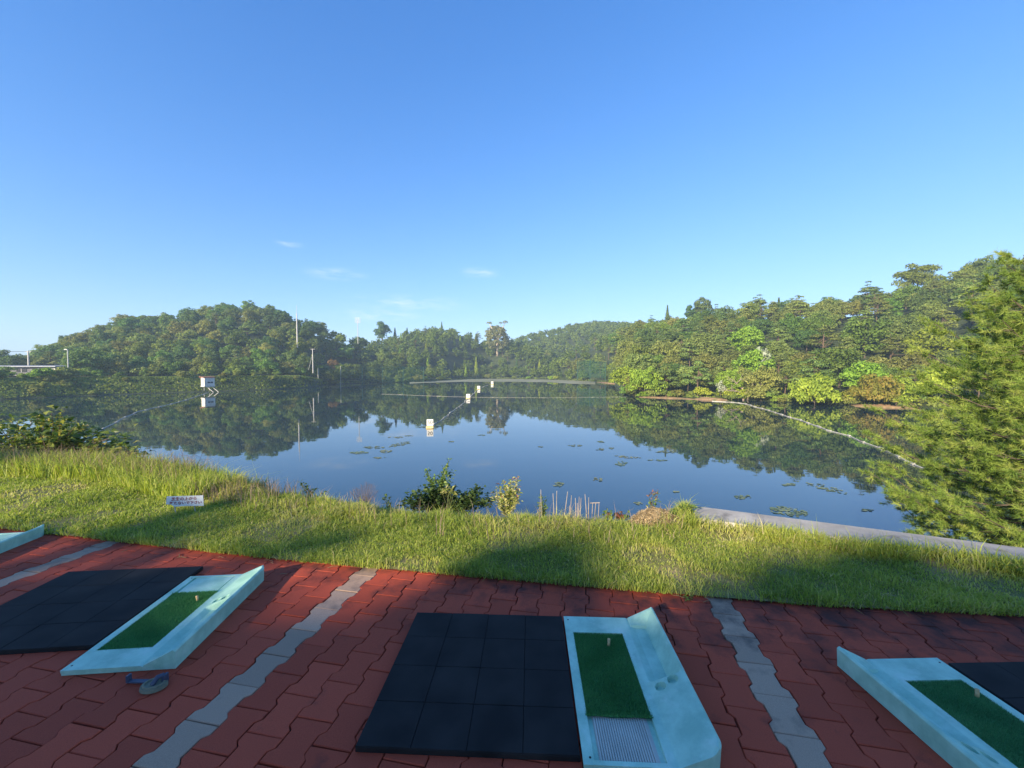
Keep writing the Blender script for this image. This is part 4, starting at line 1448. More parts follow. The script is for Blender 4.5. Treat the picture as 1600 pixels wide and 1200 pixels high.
# far left bay
make_tray((-5.06, 3.72, 0), math.radians(9) + math.pi, 'turquoise tray beyond the far grey paver strip near the lawn',
          'green turf strip in the tray beyond the far grey strip', 'beige rubber tee in the tray beyond the far grey strip', flip=True, plain=True)
make_mat((-6.10, 2.86, 0), math.radians(9), 'black rubber mat beyond the far grey paver strip')
# right bay: mirrored tray, rim on the left
r_rz = math.radians(1.5)
make_tray((2.34, 1.155, 0.0), r_rz, 'turquoise tray with its raised rim facing the grey strip and mat behind',
          'green turf strip in the mirrored tray by the dirty pavers', 'stubby beige tee on the turf of the mirrored tray', flip=True, tee_uv=(0.085, 0.70))
make_mat((2.36, 1.155, 0), r_rz, 'black rubber mat behind the mirrored turquoise tray')

# blue bracket and round pad at the left tray's corner
bp0 = G(200, 1062, 0.02)
br = empty('foot_pedal', (bp0.x, bp0.y, 0))
x1 = G(258, 1066, 0.02) - bp0
mb = MB(); mb.box((0.10, 0.0, 0.012), (0.20, 0.022, 0.008)); mb.box((0.004, 0.0, 0.028), (0.012, 0.024, 0.036)); mb.box((0.19, 0.0, 0.03), (0.014, 0.03, 0.04))
bevel(mb.build('bracket', M['blue_steel'], br), 0.002)
pd = MB().tube([(0.155, -0.035, 0.004), (0.155, -0.035, 0.020)], [0.062, 0.057], 22).build('pad', M['pad_rubber'], br)
pd.scale = (1, 0.75, 1); pd.rotation_euler = (0, 0, 0.0)
ringp = [(0.155 + 0.044 * math.cos(k * math.pi / 12), -0.035 + 0.044 * math.sin(k * math.pi / 12), 0.021) for k in range(25)]
MB().tube(ringp, 0.007, 6).build('ring', M['pad_rubber'], pd)
MB().tube([(0.155, -0.035, 0.02), (0.165, -0.015, 0.045), (0.185, 0.0, 0.045)], 0.012, 8).build('lever', M['blue_steel'], br)
tag(br, 'blue steel bracket with a round yellowish pad on the pavers', 'pedal')

# ------------------------------------------------------------------ lawn sign
sb_ = G(287, 809)
sg_ = empty('lawn_sign', (sb_.x, sb_.y, 0.03), math.radians(20))
sg_.scale = (0.82, 0.82, 0.82)
zs = 0.125
SWd, SHt = 0.40, 0.135
Rm = Matrix.Rotation(math.radians(-8), 4, 'X') @ Matrix.Rotation(math.radians(3.5), 4, 'Y')
mb = MB()
outl = [(-SWd / 2, SHt / 2), (-SWd / 2, -SHt / 2 + 0.035), (-SWd / 2 + 0.05, -SHt / 2 + 0.03), (-SWd / 2 + 0.10, -SHt / 2), (0.02, -SHt / 2 + 0.004), (SWd / 2 + 0.012, -SHt / 2 - 0.006), (SWd / 2 - 0.008, SHt / 2 - 0.004), (0.0, SHt / 2 - 0.003)]
k = len(outl)
for yy in (-0.004, 0.004):
    for x, z in outl: mb.v.append((x, yy, z))
mb.f.append(tuple(range(k))); mb.f.append(tuple(range(k, 2 * k))[::-1])
for i in range(k): mb.f.append((i, i + k, (i + 1) % k + k, (i + 1) % k))
bd = mb.build('board', M['sign_old'], sg_)
bd.matrix_local = Matrix.Translation((0.02, 0, zs + 0.06)) @ Rm
for (txt, zz, xx, sz_, lm) in (('芝生の上から', 0.026, -0.01, 0.047, 'ink_red'), ('打たないで下さい', -0.026, 0.012, 0.044, 'ink_red')):
    o = link('lettering', text_mesh(txt, sz_, bold=0.022), M[lm], bd)
    o.location = (xx, -0.006, zz); o.rotation_euler = (math.pi / 2, 0, 0)
for dx in (-0.10, 0.11):
    MB().tube([(dx + 0.02, 0.012, -0.03), (dx, 0.01, zs + 0.02)], 0.006, 6).build('leg', M['steel'], sg_)
tag(sg_, 'torn white notice board with red Japanese lettering standing on the lawn', 'sign')

# ------------------------------------------------------------------ grass and plants
M['grass'] = leaf_mat('grass_blades', [(0, (0.135, 0.19, 0.034)), (0.40, (0.28, 0.355, 0.058)), (0.68, (0.45, 0.475, 0.095)), (0.85, (0.46, 0.42, 0.17)), (1, (0.56, 0.48, 0.26))], trans=0.42, objrand=0, hue=0, rough=0.5)


def blades(X, Y, Z, H, W, lean, va, rg, name, mat, segs=3):
    n = len(X)
    an = rg.uniform(0, 6.283, n); la = rg.uniform(0, 6.283, n)
    ld = np.stack([np.cos(la), np.sin(la)], 1) * (lean * H)[:, None]
    wx, wy = np.cos(an) * W / 2, np.sin(an) * W / 2
    c = np.stack([X, Y, Z], 1)
    m = c + np.concatenate([ld * 0.32, (H * 0.58)[:, None]], 1)
    t = c + np.concatenate([ld, (H * (1 - 0.25 * np.minimum(lean, 1.6)))[:, None]], 1)
    w3 = np.stack([wx, wy, np.zeros(n)], 1)
    V = np.stack([c - w3, c + w3, m + w3 * .75, m - w3 * .75, t], 1).reshape(-1, 3)
    i0 = np.arange(n) * 5
    Fq = np.stack([i0, i0 + 1, i0 + 2], 1); F2 = np.stack([i0, i0 + 2, i0 + 3], 1); F3 = np.stack([i0 + 3, i0 + 2, i0 + 4], 1)
    me = np_mesh(name, V, np.concatenate([Fq, F2, F3]), np.repeat(va, 5))
    return link(name, me, mat)


rg = np.random.default_rng(21)


def pnoise(x, y, f, s):
    return (np.sin(x * f + s) * np.sin(y * f * 1.13 + 2.1 * s) + np.sin(x * f * 2.3 + y * f * 1.1 + s * 3) * 0.6 + np.sin(-x * f * 1.7 + y * f * 2.9 + s * 5) * 0.5) / 2.1


n = 360000
a_ = rg.uniform(-12.0, 7.0, n)
u = rg.uniform(0, 1, n)
eb = edge_b(a_); rb = rim_b(a_)
b_ = eb - 0.012 + (rb + 0.55 - eb) * u
x_, y_ = ab2xy(a_, b_)
infr = (np.abs(x_) < y_ * 1.36 + 0.4)
dist = np.hypot(x_, y_)
keepp = np.clip((4.3 / dist) ** 1.2, 0.25, 1)
bare = pnoise(x_, y_, 2.6, 1.3)
keepp *= np.where(bare > 0.30, 0.30, 1.0)
sel = infr & (rg.uniform(0, 1, n) < keepp)
# none through the concrete
dw = (x_ - WALL0.x) * wn_.x + (y_ - WALL0.y) * wn_.y
sw = (x_ - WALL0.x) * wd.x + (y_ - WALL0.y) * wd.y
sel &= ~((sw > -0.03) & (dw > -0.405))
near_wall = ((sw > -0.1) & (dw > -0.60))
a_, b_, x_, y_, dist, bare, near_wall = a_[sel], b_[sel], x_[sel], y_[sel], dist[sel], bare[sel], near_wall[sel]
eb = edge_b(a_); rb = rim_b(a_)
z_ = lawn_z(a_, b_) - 0.006
t_r = np.clip((b_ - (rb - 0.55)) / 0.6, 0, 1)            # taller towards the rim
t_e = np.clip(1 - (b_ - eb) / 0.22, 0, 1)                # and along the paving
H = 0.026 + 0.018 * rg.uniform(0, 1, len(a_)) + 0.055 * t_r * rg.uniform(0.2, 1.15, len(a_)) + 0.045 * t_e * rg.uniform(0.2, 1, len(a_))
cl = pnoise(x_, y_, 6.5, 0.4)
H *= np.clip(1 + 0.55 * cl, 0.45, 1.7)
H *= np.where((x_ < -3.4) & (t_r > 0.15), 1 + 1.2 * t_r, 1)
H = np.where(near_wall, np.maximum(H, rg.uniform(0.07, 0.15, len(a_))), H)
W = (0.0042 + 0.0024 * rg.uniform(0, 1, len(a_))) * np.clip(dist / 3.6, 1, 2.1)
lean = np.abs(rg.normal(0.75, 0.5, len(a_)))
H = np.where(rg.uniform(0, 1, len(a_)) < 0.05, H * 1.7, H)
va_ = 0.44 + 0.20 * pnoise(x_, y_, 1.4, 2.2) + 0.10 * cl + rg.normal(0, 0.13, len(a_)) + 0.16 * (bare > 0.2) + 0.10 * t_r
va_ = np.where(rg.uniform(0, 1, len(a_)) < 0.07, rg.uniform(0.8, 1, len(a_)), va_)
print('BLADES', len(a_))
o = blades(x_, y_, z_, H, W, lean, np.clip(va_, 0, 1), rg, 'lawn_grass', M['grass'])
tag(o, 'green lawn grass with dry patches between the paving and the pond', 'grass', kind='stuff')

# seeding grass heads along the left rim, thin and pale
M['seed_grass'] = leaf_mat('seed_grass', [(0, (0.15, 0.14, 0.06)), (0.5, (0.26, 0.21, 0.13)), (1, (0.36, 0.28, 0.20))], trans=0.3, objrand=0)
n = 4400
a_ = np.concatenate([rg.uniform(-12, -3.6, int(n * .93)), rg.uniform(-3.6, 0.9, n - int(n * .93))])
b_ = rim_b(a_) + rg.uniform(-0.35, 0.5, n)
x_, y_ = ab2xy(a_, b_)
H = np.where(a_ < -5.2, rg.uniform(0.18, 0.46, n), rg.uniform(0.10, 0.30, n))
o = blades(x_, y_, lawn_z(a_, b_), H, np.full(n, 0.0055), np.abs(rg.normal(.3, .22, n)), rg.uniform(0, 1, n), rg, 'seed_grass', M['seed_grass'])
tag(o, 'thin pale seeding grass standing along the rim of the bank', 'grass', kind='stuff')
n = 9000
a_ = rg.uniform(-12, -4.6, n); b_ = rim_b(a_) + rg.uniform(-0.45, 0.35, n) * np.ones(n)
x_, y_ = ab2xy(a_, b_)
o = blades(x_, y_, lawn_z(a_, b_), rg.uniform(0.14, 0.36, n), np.full(n, 0.010), np.abs(rg.normal(.5, .3, n)), np.clip(rg.normal(.5, .15, n), 0, .8), rg, 'tall_grass', M['grass'])
tag(o, 'tall bright grass in front of the big leafy bush', 'grass', kind='stuff')


# leafy plants
def leaf_cloud(C, D, size, asp, rg, droop=0.3):
    """pointed folded leaves at C growing along D: two quads each"""
    n = len(C)
    D = D / (np.linalg.norm(D, axis=1, keepdims=True) + 1e-9)
    up = np.array([0, 0, 1.0]) + rg.normal(0, 0.35, (n, 3))
    S = np.cross(D, up); S /= np.linalg.norm(S, axis=1, keepdims=True) + 1e-9
    Nn = np.cross(S, D)
    s = (size * rg.uniform(0.6, 1.3, n))[:, None]
    a = C; m = C + D * s * .5 - Nn * s * .02; t = C + D * s - np.array([0, 0, 1]) * s * droop
    l = C + D * s * .42 + S * s * asp * .5 + Nn * s * .08; r = C + D * s * .42 - S * s * asp * .5 + Nn * s * .08
    V = np.stack([a, l, t, r, m], 1).reshape(-1, 3)
    i = np.arange(n) * 5
    F_ = np.concatenate([np.stack([i, i + 4, i + 1], 1), np.stack([i + 4, i + 2, i + 1], 1), np.stack([i, i + 3, i + 4], 1), np.stack([i + 4, i + 3, i + 2], 1)])
    return V, F_


M['bush'] = leaf_mat('bush_leaves', [(0, (0.045, 0.085, 0.018)), (0.5, (0.14, 0.21, 0.035)), (0.8, (0.27, 0.32, 0.055)), (1, (0.40, 0.33, 0.08))], objrand=0.08, hue=0.005, rough=0.42, spec=0.4)
M['vine'] = leaf_mat('vine_leaves', [(0, (0.022, 0.050, 0.014)), (0.6, (0.050, 0.095, 0.024)), (1, (0.12, 0.17, 0.05))], objrand=0.08, hue=0.005)
M['variegated'] = leaf_mat('variegated_leaves', [(0, (0.24, 0.30, 0.06)), (0.55, (0.46, 0.46, 0.14)), (1, (0.62, 0.54, 0.28))], objrand=0.04, hue=0.005)
M['fresh'] = leaf_mat('fresh_leaves', [(0, (0.09, 0.16, 0.03)), (0.6, (0.17, 0.26, 0.05)), (1, (0.28, 0.33, 0.09))], objrand=0.06, hue=0.005)
M['red_leaf'] = leaf_mat('red_leaves', [(0, (0.16, 0.06, 0.04)), (0.5, (0.34, 0.13, 0.08)), (1, (0.46, 0.27, 0.16))], objrand=0.05, hue=0.005)
M['straw'] = leaf_mat('straw', [(0, (0.26, 0.18, 0.09)), (0.5, (0.44, 0.33, 0.18)), (1, (0.58, 0.47, 0.30))], trans=0.15, objrand=0.03, hue=0.003)
M['stem_green'] = noise_mat('stem_green', (0.06, 0.08, 0.025), (0.13, 0.14, 0.05), 9)
M['stem_dead'] = noise_mat('stem_dead', (0.26, 0.20, 0.15), (0.44, 0.36, 0.29), 20)
M['stem_brown'] = noise_mat('stem_brown', (0.10, 0.065, 0.05), (0.19, 0.13, 0.10), 20)


def plant(name, base, stems, nleaf, size, asp, mat, label, cat='plant', stem_mat='stem_green', r=0.006, seed=1, start=0.15, spread=1.0, droop=0.3, group=None, upw=0.4, tip_mat=None, tip_n=0):
    """stems: list of point lists relative to the base; leaves along them"""
    rg = np.random.default_rng(seed)
    t = empty(name, base)
    mb = MB()
    for s in stems: mb.tube(s, [r * (1 - .7 * i / (len(s) - 1)) for i in range(len(s))], 5)
    mb.build('stem', M[stem_mat], t)
    Cs, Ds = [], []
    per = max(1, nleaf // len(stems))
    for s in stems:
        s = [np.array(p, float) for p in s]
        for k in range(per):
            f = start + (1 - start) * rg.uniform() ** 0.8
            q = f * (len(s) - 1); i = min(int(q), len(s) - 2); w = q - i
            p = s[i] * (1 - w) + s[i + 1] * w
            d = rg.normal(0, 1, 3); d[2] = abs(d[2]) * upw; d += (s[i + 1] - s[i]) / (np.linalg.norm(s[i + 1] - s[i]) + 1e-9) * 0.5
            Cs.append(p + rg.normal(0, 0.012 * spread, 3)); Ds.append(d)
    V, F_ = leaf_cloud(np.array(Cs), np.array(Ds), size, asp, rg, droop)
    link('foliage', np_mesh('foliage', V, F_, np.repeat(rg.uniform(0, 1, len(Cs)), 5)), M[mat], t)
    if tip_mat:
        Cs, Ds = [], []
        for s in stems:
            for k in range(tip_n):
                Cs.append(np.array(s[-1]) + rg.normal(0, .012, 3)); d = rg.normal(0, 1, 3); d[2] = abs(d[2]) + .3; Ds.append(d)
        V, F_ = leaf_cloud(np.array(Cs), np.array(Ds), size, asp, rg, droop)
        link('young_leaves', np_mesh('young_leaves', V, F_, np.repeat(rg.uniform(0, 1, len(Cs)), 5)), M[tip_mat], t)
    tag(t, label, cat, group)
    return t


def bank_pt(x, y, Y):
    """a base on the bank below the pixel, at depth Y"""
    X = (x - 800) / F * Y
    a, b = xy2ab(X, Y)
    return Vector((X, Y, float(lawn_z(np.array([a]), np.array([b]))[0]) - 0.02))


def stems_to(base, tips, rg, wob=0.05, seg=4):
    out = []
    for t in tips:
        t = Vector(t) - base
        pts = [Vector((rg.normal(0, .02), rg.normal(0, .02), 0))]
        for k in range(1, seg):
            f = k / seg
            pts.append(Vector((t.x * f ** 1.2, t.y * f ** 1.2, t.z * f ** .8)) + Vector(rg.normal(0, wob, 3)) * t.length * .5)
        pts.append(t); out.append(pts)
    return out


# big leafy bush on the left bank
rg = np.random.default_rng(31)
Yb_ = 8.6
outline = [(5, 662), (30, 655), (60, 652), (72, 668), (95, 652), (113, 660), (130, 668), (150, 676), (172, 682), (195, 688), (206, 700), (222, 712), (215, 722), (190, 705), (160, 700), (130, 690), (100, 680), (60, 685), (20, 690), (-30, 660), (-70, 655), (-110, 665), (-40, 690), (10, 700), (80, 705), (120, 712), (160, 718), (60, 672), (110, 672), (140, 708), (180, 715)]
bush_base = bank_pt(70, 720, Yb_)
tips = []
for (x, y) in outline:
    for k in range(3):
        tips.append(P(x + rg.normal(0, 7), y + rg.normal(2, 4), Yb_ + rg.uniform(-0.9, 0.8)))
plant('leafy_bush', bush_base, stems_to(bush_base, tips, rg, 0.05), 6200, 0.15, 0.55, 'bush', 'big leafy green bush with glossy leaves behind the tall grass', 'bush',
      'stem_brown', 0.016, 5, start=0.45, spread=7, droop=0.35)

# dark vine mound with a tall shoot
rg = np.random.default_rng(32)
vb = bank_pt(695, 790, 5.15)
tips = [P(x, y, 5.15 + rg.uniform(-.25, .25)) for x, y in [(640, 778), (650, 770), (662, 762), (675, 764), (690, 760), (700, 764), (712, 768), (668, 776), (700, 778), (722, 775), (740, 772), (748, 764), (735, 780), (760, 784), (730, 785), (690, 784), (665, 784), (650, 782), (768, 780), (630, 783)]]
plant('vine_mound', vb, stems_to(vb, tips, rg, 0.08), 3600, 0.060, 0.7, 'vine', 'dark green vine mound at the water side of the lawn rim', 'plant', 'stem_green', 0.006, 6, start=0.3, spread=3.2)
tips = [P(x, y, 5.15) for x, y in [(701, 717), (697, 728), (692, 742), (686, 752), (704, 738), (680, 746), (668, 736), (664, 735), (676, 752), (690, 762)]]
vs2 = bank_pt(686, 790, 5.16)
plant('climbing_shoot', vs2, stems_to(vs2, tips, rg, 0.04), 800, 0.046, 0.5, 'fresh', 'tall leafy shoot rising out of the dark vine mound', 'plant', 'stem_green', 0.005, 7, start=0.55, spread=1.6)
tips = [P(x, y, 5.0) for x, y in [(700, 760), (706, 763), (697, 764), (709, 768), (690, 766)]]
plant('pale_sprout', bank_pt(700, 785, 5.0), stems_to(bank_pt(700, 785, 5.0), tips, rg, 0.03), 60, 0.075, 0.28, 'variegated', 'pale narrow-leaved sprout hanging over the vine mound', 'plant', seed=8, start=.8)
# yellowish variegated shrub
rg = np.random.default_rng(33)
b0 = bank_pt(793, 798, 4.75)
tips = [P(x, y, 4.75 + rg.uniform(-.12, .12)) for x, y in [(772, 770), (780, 762), (788, 754), (795, 758), (802, 750), (808, 748), (806, 762), (812, 768), (784, 774), (800, 770), (791, 766), (778, 784), (808, 780)]]
plant('variegated_shrub', b0, stems_to(b0, tips, rg, .03), 900, 0.062, 0.34, 'variegated', 'yellow and cream leaved small shrub beside the vine mound', 'shrub', 'stem_dead', 0.004, 9, start=.3, spread=1.3, tip_mat='red_leaf', tip_n=2)
# single leafy stem
b0 = bank_pt(850, 803, 4.6)
tips = [P(847, 775, 4.6), P(852, 780, 4.6), P(843, 788, 4.6)]
plant('upright_weed', b0, stems_to(b0, tips, rg, .02), 130, 0.055, 0.38, 'fresh', 'single upright yellow green leafy stem left of the dead reeds', 'plant', seed=10, start=.1)
b0 = bank_pt(832, 802, 4.6)
# dead reed stubs: each its own
for i, (x, yt, lean_) in enumerate([(845, 765, -1), (864, 771, -3), (870, 767, 1), (887, 768, 7), (893, 774, 3), (899, 778, -2), (905, 776, 1), (908, 778, 2), (914, 772, -5), (920, 777, 0), (926, 786, 1), (931, 785, 3), (936, 786, 1), (902, 786, -1), (890, 790, 1)]):
    b0 = bank_pt(x - lean_, 800, 4.55); tp = P(x, yt, 4.55)
    d = tp - b0
    mb = MB().tube([(0, 0, 0), d * 0.5 + Vector((0.003, 0, 0)), d], [0.0045, 0.0042, 0.003], 6)
    o = mb.build('dead_reed', M['stem_dead']); o.location = b0
    tag(o, 'pale dead reed stub standing at the water rim', 'reed', 'dead reed stubs at the rim')
b0 = bank_pt(923, 795, 4.55)
pA, pB = P(922, 786, 4.55) - b0, P(937, 785.5, 4.55) - b0
o = MB().tube([pA, pB], 0.005, 6).build('broken_reed', M['stem_dead']); o.location = b0
tag(o, 'broken dead reed lying across the standing stubs', 'reed')
# reddish plant, red-tipped plant, leafy stems by the wall
rg = np.random.default_rng(34)
b0 = bank_pt(958, 815, 4.35)
tips = [P(x, y, 4.35) for x, y in [(948, 797), (956, 806), (967, 797), (972, 803), (962, 812), (978, 806)]]
plant('red_leaved_plant', b0, stems_to(b0, tips, rg, .03), 26, 0.085, 0.5, 'red_leaf', 'low plant with large drooping reddish leaves beside the straw heap', 'plant', 'stem_brown', 0.004, 11, start=.6, droop=.8)
b0 = bank_pt(960, 812, 4.3)
tips = [P(x, y, 4.3) for x, y in [(948, 803), (953, 800), (982, 800), (976, 808), (944, 806)]]
plant('green_weed', b0, stems_to(b0, tips, rg, .03), 40, 0.07, 0.5, 'fresh', 'low green weed around the reddish plant by the straw heap', 'plant', seed=12, start=.5, droop=.5)
b0 = bank_pt(1022, 815, 4.55)
tips = [P(x, y, 4.55) for x, y in [(1020, 772), (1028, 770), (1014, 776), (1025, 780), (1018, 790)]]
plant('red_tipped_plant', b0, stems_to(b0, tips, rg, .02), 90, 0.05, 0.3, 'fresh', 'upright green plant with red tips behind the straw heap', 'plant', seed=13, start=.35, tip_mat='red_leaf', tip_n=8)
for i, (x, xs_) in enumerate([(1062, [(1045, 802), (1054, 800), (1060, 806)]), (1076, [(1062, 790), (1078, 792), (1084, 791), (1070, 800), (1082, 800)])]):
    b0 = bank_pt(x, 825, 4.15)
    tips = [P(a, b, 4.15) for a, b in xs_]
    plant('leafy_weed', b0, stems_to(b0, tips, rg, .03), 90, 0.06, 0.4, 'fresh', ['low leafy weed between the straw heap and concrete wall', 'tall leafy weed at the end of the concrete wall'][i], 'plant', seed=14 + i, start=.25)
# small dark sprig and brown fern-like stalks further left
b0 = bank_pt(482, 783, 5.2)
tips = [P(x, y, 5.2) for x, y in [(468, 752), (480, 760), (492, 765), (510, 768), (486, 770), (472, 756)]]
plant('leafy_sprig', b0, stems_to(b0, tips, rg, .03), 90, 0.06, 0.42, 'vine', 'small dark leafy sprig leaning over the rim by the lawn', 'plant', seed=16, start=.35)
b0 = bank_pt(606, 790, 5.0)
tips = [P(x, y, 5.0) for x, y in [(603, 774), (608, 777), (600, 780)]]
plant('small_sprig', b0, stems_to(b0, tips, rg, .03), 60, 0.05, 0.45, 'vine', 'tiny dark leafy sprig between the brown fern and vine mound', 'plant', seed=17, start=.2)
rg = np.random.default_rng(35)
b0 = bank_pt(570, 788, 5.0)
fm_ = MB()
for k in range(11):
    tp = P(548 + k * 4.2, 750 + abs(k - 6) * 2.6 + rg.uniform(0, 6), 5.0) - b0
    fm_.tube([(0, 0, 0), tp * .55 + Vector((-.02, 0, .015)), tp], [.004, .003, .0015], 4)
    for q in range(9):
        f = .35 + .65 * q / 9; s_ = tp * f
        for sg2 in (-1, 1): fm_.tube([s_, s_ + Vector((sg2 * .035, rg.uniform(-.02, .02), .028))], .0014, 3, False)
o = fm_.build('dead_fern', M['stem_brown']); o.location = b0
tag(o, 'brown dead fern fronds against the blue water at the rim', 'plant')
b0 = bank_pt(290, 765, 5.9)
dw_ = MB(); rg = np.random.default_rng(36)
for x, y in ((282, 702), (300, 712), (318, 704), (276, 715), (310, 722)):
    tp = P(x, y, 5.9) - b0; dw_.tube([(0, 0, 0), tp * .5 + Vector((.02, 0, 0)), tp], [.006, .004, .002], 4)
    for q in range(9):
        s_ = tp * rg.uniform(.4, 1); dw_.tube([s_, s_ + Vector((rg.normal(0, .10), rg.normal(0, .05), rg.uniform(-.02, .10)))], .0022, 3, False)
o = dw_.build('dry_weed', M['stem_brown']); o.location = b0
tag(o, 'dry branching weed stalk at the rim behind the lawn sign', 'plant')
# thin pale stalks in front of the sprig
for i, (x, yt) in enumerate([(447, 752), (449, 746), (430, 760), (443, 762), (550, 765), (486, 760), (546, 768)]):
    b0 = bank_pt(x, 785, 5.1); d = P(x + random.uniform(-5, 3), yt, 5.1) - b0
    o = MB().tube([(0, 0, 0), d * .6, d], [.0035, .003, .0015], 4).build('dry_stalk', M['stem_dead']); o.location = b0
    tag(o, 'thin pale dry stalk at the rim by the dark sprig', 'plant', 'thin dry stalks at the rim')

# heap of dry cut grass
hp = G(1026, 822); hp = Vector((hp.x, hp.y, 0.0))
t = empty('straw_heap', hp)
rg = np.random.default_rng(37)
mb = MB(); nr, na = 7, 20
for i in range(nr + 1):
    f = i / nr
    for k in range(na):
        an = 2 * math.pi * k / na; r = f
        mb.v.append((math.cos(an) * r * .27, math.sin(an) * r * .2, .17 * math.cos(f * math.pi / 2) ** .8 + rg.normal(0, .006)))
for i in range(nr):
    for k in range(na): mb.f.append((i * na + k, (i + 1) * na + k, (i + 1) * na + (k + 1) % na, i * na + (k + 1) % na))
M['straw_core'] = noise_mat('straw_core', (0.24, 0.17, 0.09), (0.42, 0.32, 0.18), 30)
mb.build('core', M['straw_core'], t, True)
n = 2200
f = np.sqrt(rg.uniform(0, 1, n)); an = rg.uniform(0, 6.28, n)
C = np.stack([np.cos(an) * f * .28, np.sin(an) * f * .21, .175 * np.cos(f * math.pi / 2) ** .8], 1)
D = rg.normal(0, 1, (n, 3)); D[:, 2] = rg.normal(-.1, .25, n)
V, F_ = leaf_cloud(C, D, .055, .1, rg, .2)
so = link('straw', np_mesh('straw', V, F_, np.repeat(rg.uniform(0, 1, n), 5)), M['straw'], t); so['kind'] = 'stuff'
tag(t, 'heap of dry straw-coloured cut grass at the lawn rim', 'straw heap')

# little weeds and dry bits on the paving edge
rg = np.random.default_rng(38)
b0 = G(1074, 936); plant('paving_weed', b0, stems_to(b0, [b0 + Vector((rg.normal(0, .02), rg.normal(0, .02), rg.uniform(.01, .03))) for _ in range(7)], rg, .02), 34, .022, .6, 'fresh', 'tiny weed growing between pavers by the grey strip', 'plant', r=.0015, seed=19, start=.3)
for i, (x, y) in enumerate([(280, 868), (284, 871), (195, 861), (345, 871), (443, 897), (420, 876), (655, 893), (520, 886), (425, 880), (1060, 932), (1104, 940)]):
    p = G(x, y, .004); mb = MB(); an = random.uniform(0, 3.14)
    d = Vector((math.cos(an), math.sin(an) * .6, 0)) * random.uniform(.02, .05)
    mb.tube([-d, Vector((0, 0, .006)), d], .0022, 4)
    o = mb.build('dry_grass_bit', M['straw']); o.location = p
    tag(o, 'dry grass clipping lying on the red pavers by the lawn', 'grass clipping', 'grass clippings on the pavers')

# ------------------------------------------------------------------ the near pine on the right
M['pine_near'] = leaf_mat('pine_needles', [(0, (0.10, 0.17, 0.030)), (0.5, (0.21, 0.30, 0.05)), (1, (0.38, 0.43, 0.10))], trans=0.3, objrand=0, hue=0)


def near_pine():
    rg = np.random.default_rng(41)
    Yp = 8.4; xp = 1694
    base = bank_pt(xp, 900, Yp); base.z -= 0.1
    topz = P(xp, 325, Yp).z
    H = topz - base.z
    t = empty('pine_tree', base)
    br_ = MB()
    br_.tube([(0, 0, -.4), (.05, 0, H * .4), (-.04, .05, H * .75), (0, 0, H * .99)], [.17, .13, .07, .02], 9)
    tufts = []
    nw = 31
    for w in range(nw):
        f = w / (nw - 1)
        z = H * (.13 + .85 * f)
        ln0 = np.interp(f, [0, .18, .4, .62, .8, 1], [2.7, 3.3, 3.0, 2.3, 1.35, .35])
        nbr = 8 if f < .85 else 5
        for k in range(nbr):
            an = 2 * math.pi * (k + rg.uniform(-.3, .3)) / nbr + w * 1.1
            ln = ln0 * rg.uniform(.72, 1.12)
            d = Vector((math.cos(an), math.sin(an), 0))
            rise = np.interp(f, [0, .5, 1], [-.10, .06, .6])
            pts_ = []
            for q in range(6):
                g_ = q / 5
                pts_.append(Vector((0, 0, z)) + d * ln * g_ + Vector((0, 0, ln * (rise * g_ - .16 * math.sin(g_ * math.pi) + .12 * g_ * g_))))
            br_.tube(pts_, [.024 * (1 - .85 * q / 5) * (1.1 - .5 * f) + .003 for q in range(6)], 5)
            side = Vector((-d.y, d.x, 0))
            tufts.append((pts_[-1], d + Vector((0, 0, .4))))
            ns = int(8 + ln * 9)
            for s in range(ns):
                g_ = rg.uniform(.2, 1); i = min(int(g_ * 5), 4); p = pts_[i].lerp(pts_[i + 1], g_ * 5 - i)
                sd = (1 if s % 2 else -1)
                sl = rg.uniform(.18, .80) * (1.15 - .55 * g_) * min(1, ln / 1.6)
                dd = (side * sd + d * rg.uniform(.5, 1.1) + Vector((0, 0, rg.uniform(-.35, .75)))).normalized()
                e_ = p + dd * sl
                br_.tube([p, e_], [.006, .003], 3, False)
                tufts.append((e_, dd + Vector((0, 0, .35))))
                if sl > .3:
                    tufts.append((p.lerp(e_, .55) + Vector((0, 0, .02)), dd + Vector((0, 0, .5))))
    br_.build('trunk', M['bark'], t)
    n = len(tufts); per = 52
    C = np.array([tuple(q[0]) for q in tufts]); D = np.array([tuple(q[1].normalized()) for q in tufts])
    Cn = np.repeat(C, per, 0); Dn = np.repeat(D, per, 0)
    along = rg.uniform(-.10, .04, len(Cn))[:, None]
    Cn = Cn + Dn * along
    dirn = Dn * rg.uniform(.25, 1.1, len(Cn))[:, None] + rg.normal(0, .75, Cn.shape)
    dirn /= np.linalg.norm(dirn, axis=1, keepdims=True)
    ln = rg.uniform(.08, .16, len(Cn))[:, None]
    sdv = np.cross(dirn, rg.normal(0, 1, Cn.shape)); sdv /= np.linalg.norm(sdv, axis=1, keepdims=True) + 1e-9
    wv = .0052
    V = np.stack([Cn - sdv * wv, Cn + sdv * wv, Cn + dirn * ln], 1).reshape(-1, 3)
    tone = np.repeat(np.clip(rg.normal(.5, .24, n), 0, 1), per) + rg.normal(0, .1, len(Cn))
    print('PINE tufts', n, 'needles', len(Cn))
    cr = link('crown', np_mesh('crown', V, np.arange(len(V)).reshape(-1, 3), np.repeat(np.clip(tone, 0, 1), 3)), M['pine_near'], t)
    tag(t, 'large light green pine leaning over the concrete wall, close to the tee', 'tree')


near_pine()

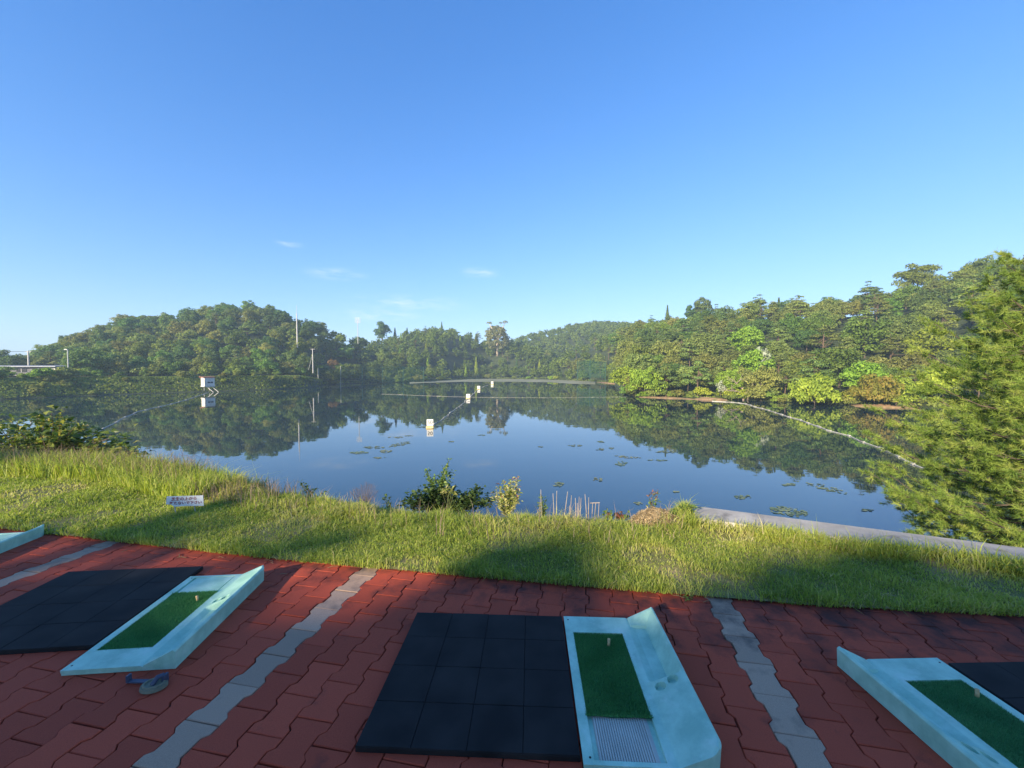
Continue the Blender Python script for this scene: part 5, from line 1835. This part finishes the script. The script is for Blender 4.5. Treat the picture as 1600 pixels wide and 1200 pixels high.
# ------------------------------------------------------------------ unseen building and trees, added behind the tee to shade it
M['siding'] = noise_mat('siding', (0.34, 0.30, 0.24), (0.46, 0.41, 0.34), 2)
M['shade_roof'] = noise_mat('shade_roof', (0.10, 0.10, 0.11), (0.16, 0.16, 0.17), 2)
ch = empty('shade_building', (-20, -28, -0.05))  # added out of view; roof height set by where the shade ends
tag(ch, 'unseen three-storey block added behind the tee, its roofline shaped to shade the lawn', 'building')
def cbox(nm, x0, x1, y0, y1, z0, z1, mt, parent=None):
    return MB().box(((x0 + x1) / 2 + 20, (y0 + y1) / 2 + 28, (z0 + z1) / 2 + 0.05), (x1 - x0, y1 - y0, z1 - z0)).build(nm, M[mt], parent or ch)
cbox('wall', -31.0, -9.0, -33.0, -24.3, -0.05, 12.1, 'siding')
cbox('roof', -31.4, -8.6, -33.4, -24.0, 12.1, 12.40, 'shade_roof')
cbox('shade_bump', -21.95, -21.1, -25.0, -24.05, 12.40, 12.92, 'steel')  # added block that casts the shadow patch on the middle of the lawn
for k, (xa, xb, zt) in enumerate(((-19.95, -19.55, 12.62), (-19.55, -19.0, 12.78), (-19.0, -18.2, 12.86), (-18.2, -8.7, 12.72))):
    cbox('shade_step', xa + 0.002, xb - 0.002, -24.6, -24.05 - 0.01 * k, 12.40, zt, 'siding')  # added steps that shape the shade edge on the right
for fl_ in range(3):
    for k in range(8):
        wnd = cbox('window', -29.8 + k * 2.6, -28.2 + k * 2.6, -24.31, -24.26, 1.0 + fl_ * 4.0, 2.9 + fl_ * 4.0, 'dark')
        cbox('window_frame', -29.05 + k * 2.6, -28.95 + k * 2.6, -24.30, -24.22, 0.98 + fl_ * 4.0, 2.92 + fl_ * 4.0, 'white_paint', wnd)
plant_tree('broad0', 'shade_tree', (-28.6, -23.2, -0.1), 1.46, 'tall unseen tree added behind the tee to dapple the lawn', rz=0.4, sz=1.47)  # both trees are out of view, placed for broken shade on the left
plant_tree('broad4', 'shade_tree', (-36.5, -25.0, -0.1), 1.4, 'second unseen tree added behind the tee to dapple the lawn', rz=1.4, sz=1.42)

# ------------------------------------------------------------------ air
def haze():
    m = bpy.data.materials.new('haze_air'); m.use_nodes = True
    N, L = m.node_tree.nodes, m.node_tree.links
    N.clear()
    out = N.new('ShaderNodeOutputMaterial'); pv = N.new('ShaderNodeVolumePrincipled')
    pv.inputs['Color'].default_value = (0.62, 0.82, 1.0, 1)
    pv.inputs['Density'].default_value = 0.0005
    pv.inputs['Anisotropy'].default_value = 0.0
    L.new(pv.outputs['Volume'], out.inputs['Volume'])
    o = MB().box((0, 540, 38), (4600, 2000, 98)).build('haze', m)
    tag(o, 'thin pale morning haze hanging over the pond and hills', 'haze', kind='stuff')


haze()
